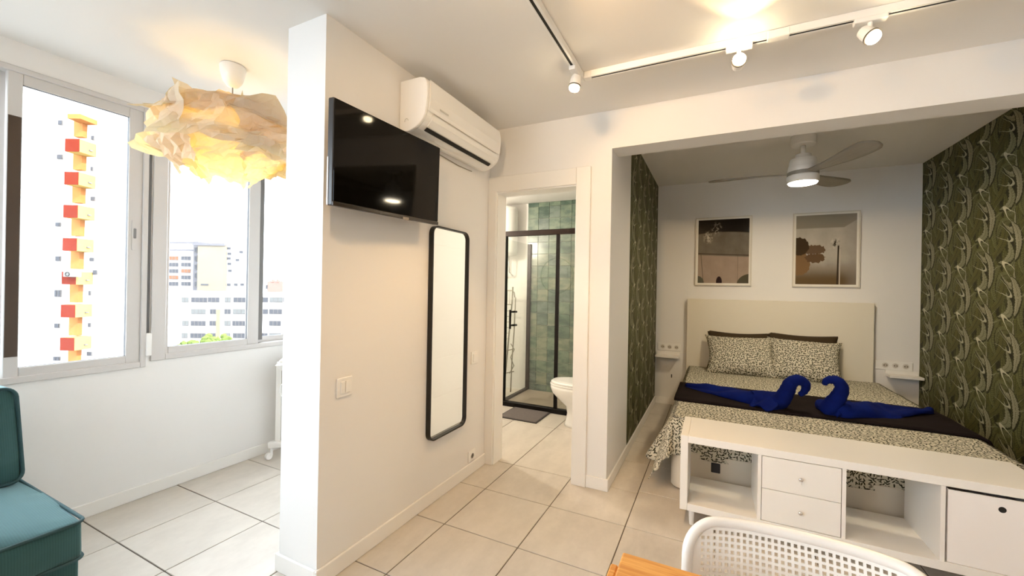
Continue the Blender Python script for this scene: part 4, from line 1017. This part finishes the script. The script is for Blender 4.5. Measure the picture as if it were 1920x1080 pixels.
for i in range(1, 20): rimp.append((CX0 + rc + (CX1 - CX0 - 2 * rc) * i / 20, CZ1c))
for i in range(0, 11): a = PI / 2 - PI / 2 * i / 10; rimp.append((CX1 - rc + rc * math.cos(a), CZ1c - rc + rc * math.sin(a)))
for i in range(1, 16): rimp.append((CX1, CZ1c - rc - (CZ1c - rc - CZ0c + .01) * i / 15))
rimo = []
for u, v in rimp: rimo.append(back_pt(u + (.006 if u < .1 else -.006 if u > .3 else 0), v - (.006 if v > .72 else 0)))
add('back_rim', tube(rimo, .0115, 12), M_CHAIR, bk, smooth=True)
add('seat', prism(rrect(CX0 + .01, CX1 - .01, .66, 1.03, .06, 6), lambda p, s: (p[0], p[1], .435 + .022 * s)), M_CHAIR, ch, bevel=.006)
for x in (CX0 + .04, CX1 - .04):
    add('leg', tube([(x, .70, .44), (x, .66, 0)], [.013, .010], 12), M_CHAIR, ch, smooth=True)
    add('leg', tube([(x, 1.005, .47), (x, .985, .43), (x, 1.06, 0)], [.013, .014, .010], 12), M_CHAIR, ch, smooth=True)

# ------------------------------------------------------------------ dining table
tbv = thing('dining_table', (.25, .3, 0), 'honey coloured wooden table, only its far corner in view', 'table')
add('table_top', box(-.171, .70, -.55, .923, .715, .740), M_OAK, tbv, bevel=.004)
add('side_leaf', box(-.189, -.1735, -.50, .888, .60, .731), M_OAK, tbv, bevel=.003, seg=1)
for x in (-.13, .66):
    for y in (-.5, .62): add('leg', box(x - .025, x + .025, y - .025, y + .025, 0, .715), M_OAK, tbv, bevel=.003, seg=1)

# ------------------------------------------------------------------ bathroom
gm = []
for k, (a, b) in enumerate((((.035, .070, .052), (.095, .150, .112)), ((.060, .105, .080), (.140, .200, .150)), ((.10, .15, .115), (.20, .26, .19)), ((.15, .19, .14), (.26, .29, .21)), ((.08, .12, .10), (.17, .22, .185)))):
    m, nt, b_ = new_mat('green_tile_%d' % k); oi = nt.nodes.new('ShaderNodeObjectInfo'); g_ = nt.nodes.new('ShaderNodeNewGeometry')
    n = noise_tex(nt, mapping(nt, g_.outputs['Position'], (5, 5, 11)), 1.4, 5, .6)
    nt.links.new(mixc(nt, n.soft(.35, .65), a, b), b_.inputs['Base Color']); setp(b_, None, .22, 0, .5); bump(nt, b_, n, .15, .01); gm.append(m)
tw = struct('wall_tiling', box(-2.165, -.73, 4.834, 4.84, 0, CBATH), plain('pale_grout', (.42, .44, .37), .8))
rnd = random.Random(3); TW = .1465
protos = {}
for r in range(17):
    for c in range(10):
        x0 = -2.165 + c * TW; z1 = CBATH - .055 - (r - 1) * .150 if r else CBATH
        z0 = z1 - (.150 if r else .055)
        if z1 <= .01 or x0 > -.78: continue
        if z0 < 0: z0 = 0
        k = rnd.choice((0, 1, 1, 2, 2, 3, 4)) if r < 4 else rnd.choice((1, 2, 2, 3, 3, 4))
        key = (k, r == 0 or z0 == 0)
        if key in protos and not key[1]:
            o = copy_obj(protos[key], tw); o.location = (x0, 4.834, z0)
        else:
            o = add('wall_tile', box(x0 + .0015, x0 + TW - .0015, 4.826, 4.8345, z0 + .0015, z1 - .0015), gm[k], tw, origin=(x0, 4.834, z0), bevel=.002, seg=1); protos[key] = o
sh = thing('shower_enclosure', (-1.6, 4.11, 0), 'black framed sliding glass shower enclosure seen through the doorway', 'shower')
M_SBLK = plain('shower_black', (.008, .006, .005), .45, 0, .15)
M_SBRN = plain('shower_profile', (.020, .010, .006), .4, 0, .2)
SX0, SX1, SY = -2.15, -.75, 4.112
add('bottom_rail', box(SX0 - .01, SX1, SY - .03, SY + .03, 0, .05), M_SBLK, sh, bevel=.003, seg=1)
add('top_rail', box(SX0 - .01, SX1, SY - .025, SY + .025, 1.892, 1.948), M_SBRN, sh, bevel=.003, seg=1)
add('corner_post', box(SX0, SX0 + .055, SY - .022, SY + .028, .05, 1.892), M_SBLK, sh, bevel=.003, seg=1)
add('door_stile', box(-1.508, -1.47, SY - .015, SY + .010, .05, 1.892), M_SBLK, sh, bevel=.002, seg=1)
pn = add('door_pane', box(SX0 + .055, -1.508, SY + .002, SY + .008, .05, 1.892), M_SGLASS, sh)
add('fixed_pane', box(-1.47, SX1, SY - .012, SY - .006, .05, 1.892), M_SGLASS, sh)
add('side_pane', box(SX0 + .012, SX0 + .018, SY + .028, 4.80, .05, 1.875), M_SGLASS, sh)
add('side_rail', box(SX0, SX0 + .035, SY + .028, 4.80, 0, .05), M_SBRN, sh)
add('wall_profile', box(SX0 - .002, SX0 + .042, 4.795, 4.826, .03, 1.88), M_SBRN, sh, bevel=.002, seg=1)
add('tray', box(SX0 + .035, SX1, SY + .03, 4.826, 0, .022), plain('tray_beige', (.40, .33, .26), .5, var=.15, nscale=5), sh)
hdl = add('door_handle', tube([(-2.02, SY - .045, .865), (-2.02, SY - .045, 1.075)], .012, 12), M_SBLK, pn)
for z in (.90, 1.05): add('handle_mount', tube([(-2.02, SY + .002, z), (-2.02, SY - .045, z)], .010, 10), M_SBLK, hdl)
for z in (.90, 1.05): add('inner_knob', tube([(-2.02, SY + .008, z), (-1.99, SY + .06, z)], .012, 10), M_SBLK, hdl)
# bath mat
bmx = thing('bath_mat', (-1.73, 3.9, 0), 'flat grey bath mat with a dark border in front of the shower', 'mat')
add('pile', box(-1.94, -1.545, 3.705, 4.068, .0, .012), plain('mat_grey', (.155, .135, .125), .95, 0, .05, var=.2, nscale=60), bmx, bevel=.003, seg=1)
add('border', merge(box(-1.953, -1.53, 3.692, 3.705, 0, .009), box(-1.953, -1.53, 4.068, 4.081, 0, .009), box(-1.953, -1.94, 3.705, 4.068, 0, .009), box(-1.545, -1.532, 3.705, 4.068, 0, .009)), plain('mat_border', (.05, .042, .04), .9), bmx)
# toilet
to = thing('toilet', (-1.1, 3.83, 0), 'white toilet bowl partly hidden by the right door casing', 'toilet')
M_CER = plain('white_ceramic', (.82, .81, .78), .12, 0, .5)
def ell(cx_, a, b, z, n=36, p=2.3):
    out = []
    for i in range(n):
        t_ = 2 * PI * i / n; c_, s_ = math.cos(t_), math.sin(t_)
        out.append((cx_ + a * math.copysign(abs(c_) ** (2 / p), c_), 3.83 + b * math.copysign(abs(s_) ** (2 / p), s_), z))
    return out
def loft(rings):
    n = len(rings[0]); V = [p for r in rings for p in r]; F = [(j * n + i, j * n + (i + 1) % n, (j + 1) * n + (i + 1) % n, (j + 1) * n + i) for j in range(len(rings) - 1) for i in range(n)]
    return V, F + [tuple(reversed(range(n))), tuple(range((len(rings) - 1) * n, len(rings) * n))]
add('bowl', loft([ell(-1.04, .245, .115, 0), ell(-1.04, .24, .112, .02), ell(-1.035, .225, .105, .12), ell(-1.04, .235, .115, .19), ell(-1.06, .29, .15, .25), ell(-1.085, .325, .178, .31), ell(-1.095, .335, .186, .36), ell(-1.095, .335, .187, .385)]), M_CER, to, smooth=True)
add('seat', loft([ell(-1.095, .338, .189, .388), ell(-1.095, .34, .191, .398), ell(-1.095, .336, .187, .404)]), M_CER, to, smooth=False)
add('lid', loft([ell(-1.09, .335, .187, .407), ell(-1.09, .336, .188, .420), ell(-1.085, .325, .178, .430), ell(-1.08, .28, .14, .434)]), M_CER, to, smooth=False)
add('cistern', box(-.90, -.74, 3.65, 4.01, .40, .80), M_CER, to, bevel=.02)
# water heater, clothes airer and round mirror
he = thing('water_heater', (-2.42, 4.70, 1.75), 'white rounded water heater high on the bathroom back wall', 'water heater')
add('tank', lathe([(.08, 1.72), (.135, 1.74), (.145, 1.78), (.145, 2.30), (.135, 2.34), (.06, 2.355)], (-2.40, 4.68, 0), 28), M_PLAST, he, smooth=True)
add('pipe', merge(tube([(-2.44, 4.68, 1.73), (-2.44, 4.70, 1.5), (-2.44, 4.82, 1.45)], .008, 8), tube([(-2.36, 4.68, 1.73), (-2.36, 4.70, 1.52), (-2.36, 4.82, 1.47)], .008, 8)), M_CHROME, he, smooth=True)
ai = thing('clothes_airer', (-2.27, 4.6, 0), 'folded metal clothes airer leaning behind the shower side glass', 'clothes airer')
M_WIRE = plain('airer_metal', (.30, .27, .22), .35, .6)
def wire(n_, pts, r=.007): add(n_, tube(pts, r, 8), M_WIRE, ai, smooth=True)
wire('frame_rail', [(-2.50, 4.60, 1.285), (-2.26, 4.60, 1.285), (-2.235, 4.60, 1.26), (-2.225, 4.60, 1.20)])
wire('frame_rail', [(-2.50, 4.60, 1.11), (-2.28, 4.60, 1.11), (-2.255, 4.60, 1.13)])
wire('leg', [(-2.265, 4.62, 1.33), (-2.27, 4.61, 1.12), (-2.29, 4.58, .7), (-2.33, 4.55, .02)], .010)
wire('leg', [(-2.225, 4.62, 1.20), (-2.235, 4.62, .8), (-2.25, 4.60, .4), (-2.26, 4.60, .02)], .008)
wire('brace', [(-2.27, 4.60, .62), (-2.22, 4.60, .55), (-2.27, 4.60, .45), (-2.22, 4.60, .35), (-2.28, 4.60, .25)], .006)
wire('brace', [(-2.42, 4.60, .50), (-2.22, 4.60, .56)], .006); wire('brace', [(-2.42, 4.60, .22), (-2.22, 4.60, .28)], .006)
for k in range(7): wire('rod', [(-2.47 + .035 * k, 4.60, 1.285), (-2.47 + .035 * k, 4.60, 1.11)], .003)
for k in range(6): wire('rod', [(-2.46, 4.605, 1.02 - .07 * k), (-2.29, 4.605, 1.03 - .07 * k)], .003)
rm = thing('round_mirror', (-1.97, 2.80, 1.5), 'round bathroom mirror beside the door, seen only reflected in the shower glass', 'mirror')
add('frame', ring([(-1.97 + .25 * math.cos(a), 1.5 + .25 * math.sin(a)) for a in [2 * PI * i / 40 for i in range(40)]], [(-1.97 + .24 * math.cos(a), 1.5 + .24 * math.sin(a)) for a in [2 * PI * i / 40 for i in range(40)]], lambda p, s: (p[0], 2.80 + .02 * s, p[1])), M_BLACK, rm)
add('mirror_glass', cyl((-1.97, 2.80, 1.5), .243, .012, 40, 'y'), plain('mirror_silver', (0.93, 0.94, 0.93), 0.0, 1.0), rm)
bl = thing('added_wall_lamp', (-3.0, 3.45, 1.95), 'unseen white globe wall lamp added to light the bathroom, left of the door', 'lamp')  # unseen lamp, added to brighten the door leaf, walls and shower
add('bracket', lathe([(.05, 0), (.05, .015), (.012, .02), (.012, .10)], (-3.0, 3.45, 1.95), 20, 'x'), M_CHROME, bl, smooth=True)  # bracket of the added unseen lamp
add('globe', lathe([(.01, -.075), (.05, -.058), (.075, 0), (.05, .058), (.01, .075)], (-2.84, 3.45, 1.95), 20, 'x'), emit('added_bath_lamp', (1.0, .92, .80), 6.0), bl, smooth=True)
ld = bpy.data.lights.new('bath_light', 'POINT'); ld.energy = BATH_W; ld.color = (1.0, .89, .74); ld.shadow_soft_size = .07
lo = bpy.data.objects.new('added_bath_lamp_glow', ld); COL.objects.link(lo); lo.parent = bl; lo.location = (.30, 0, 0)
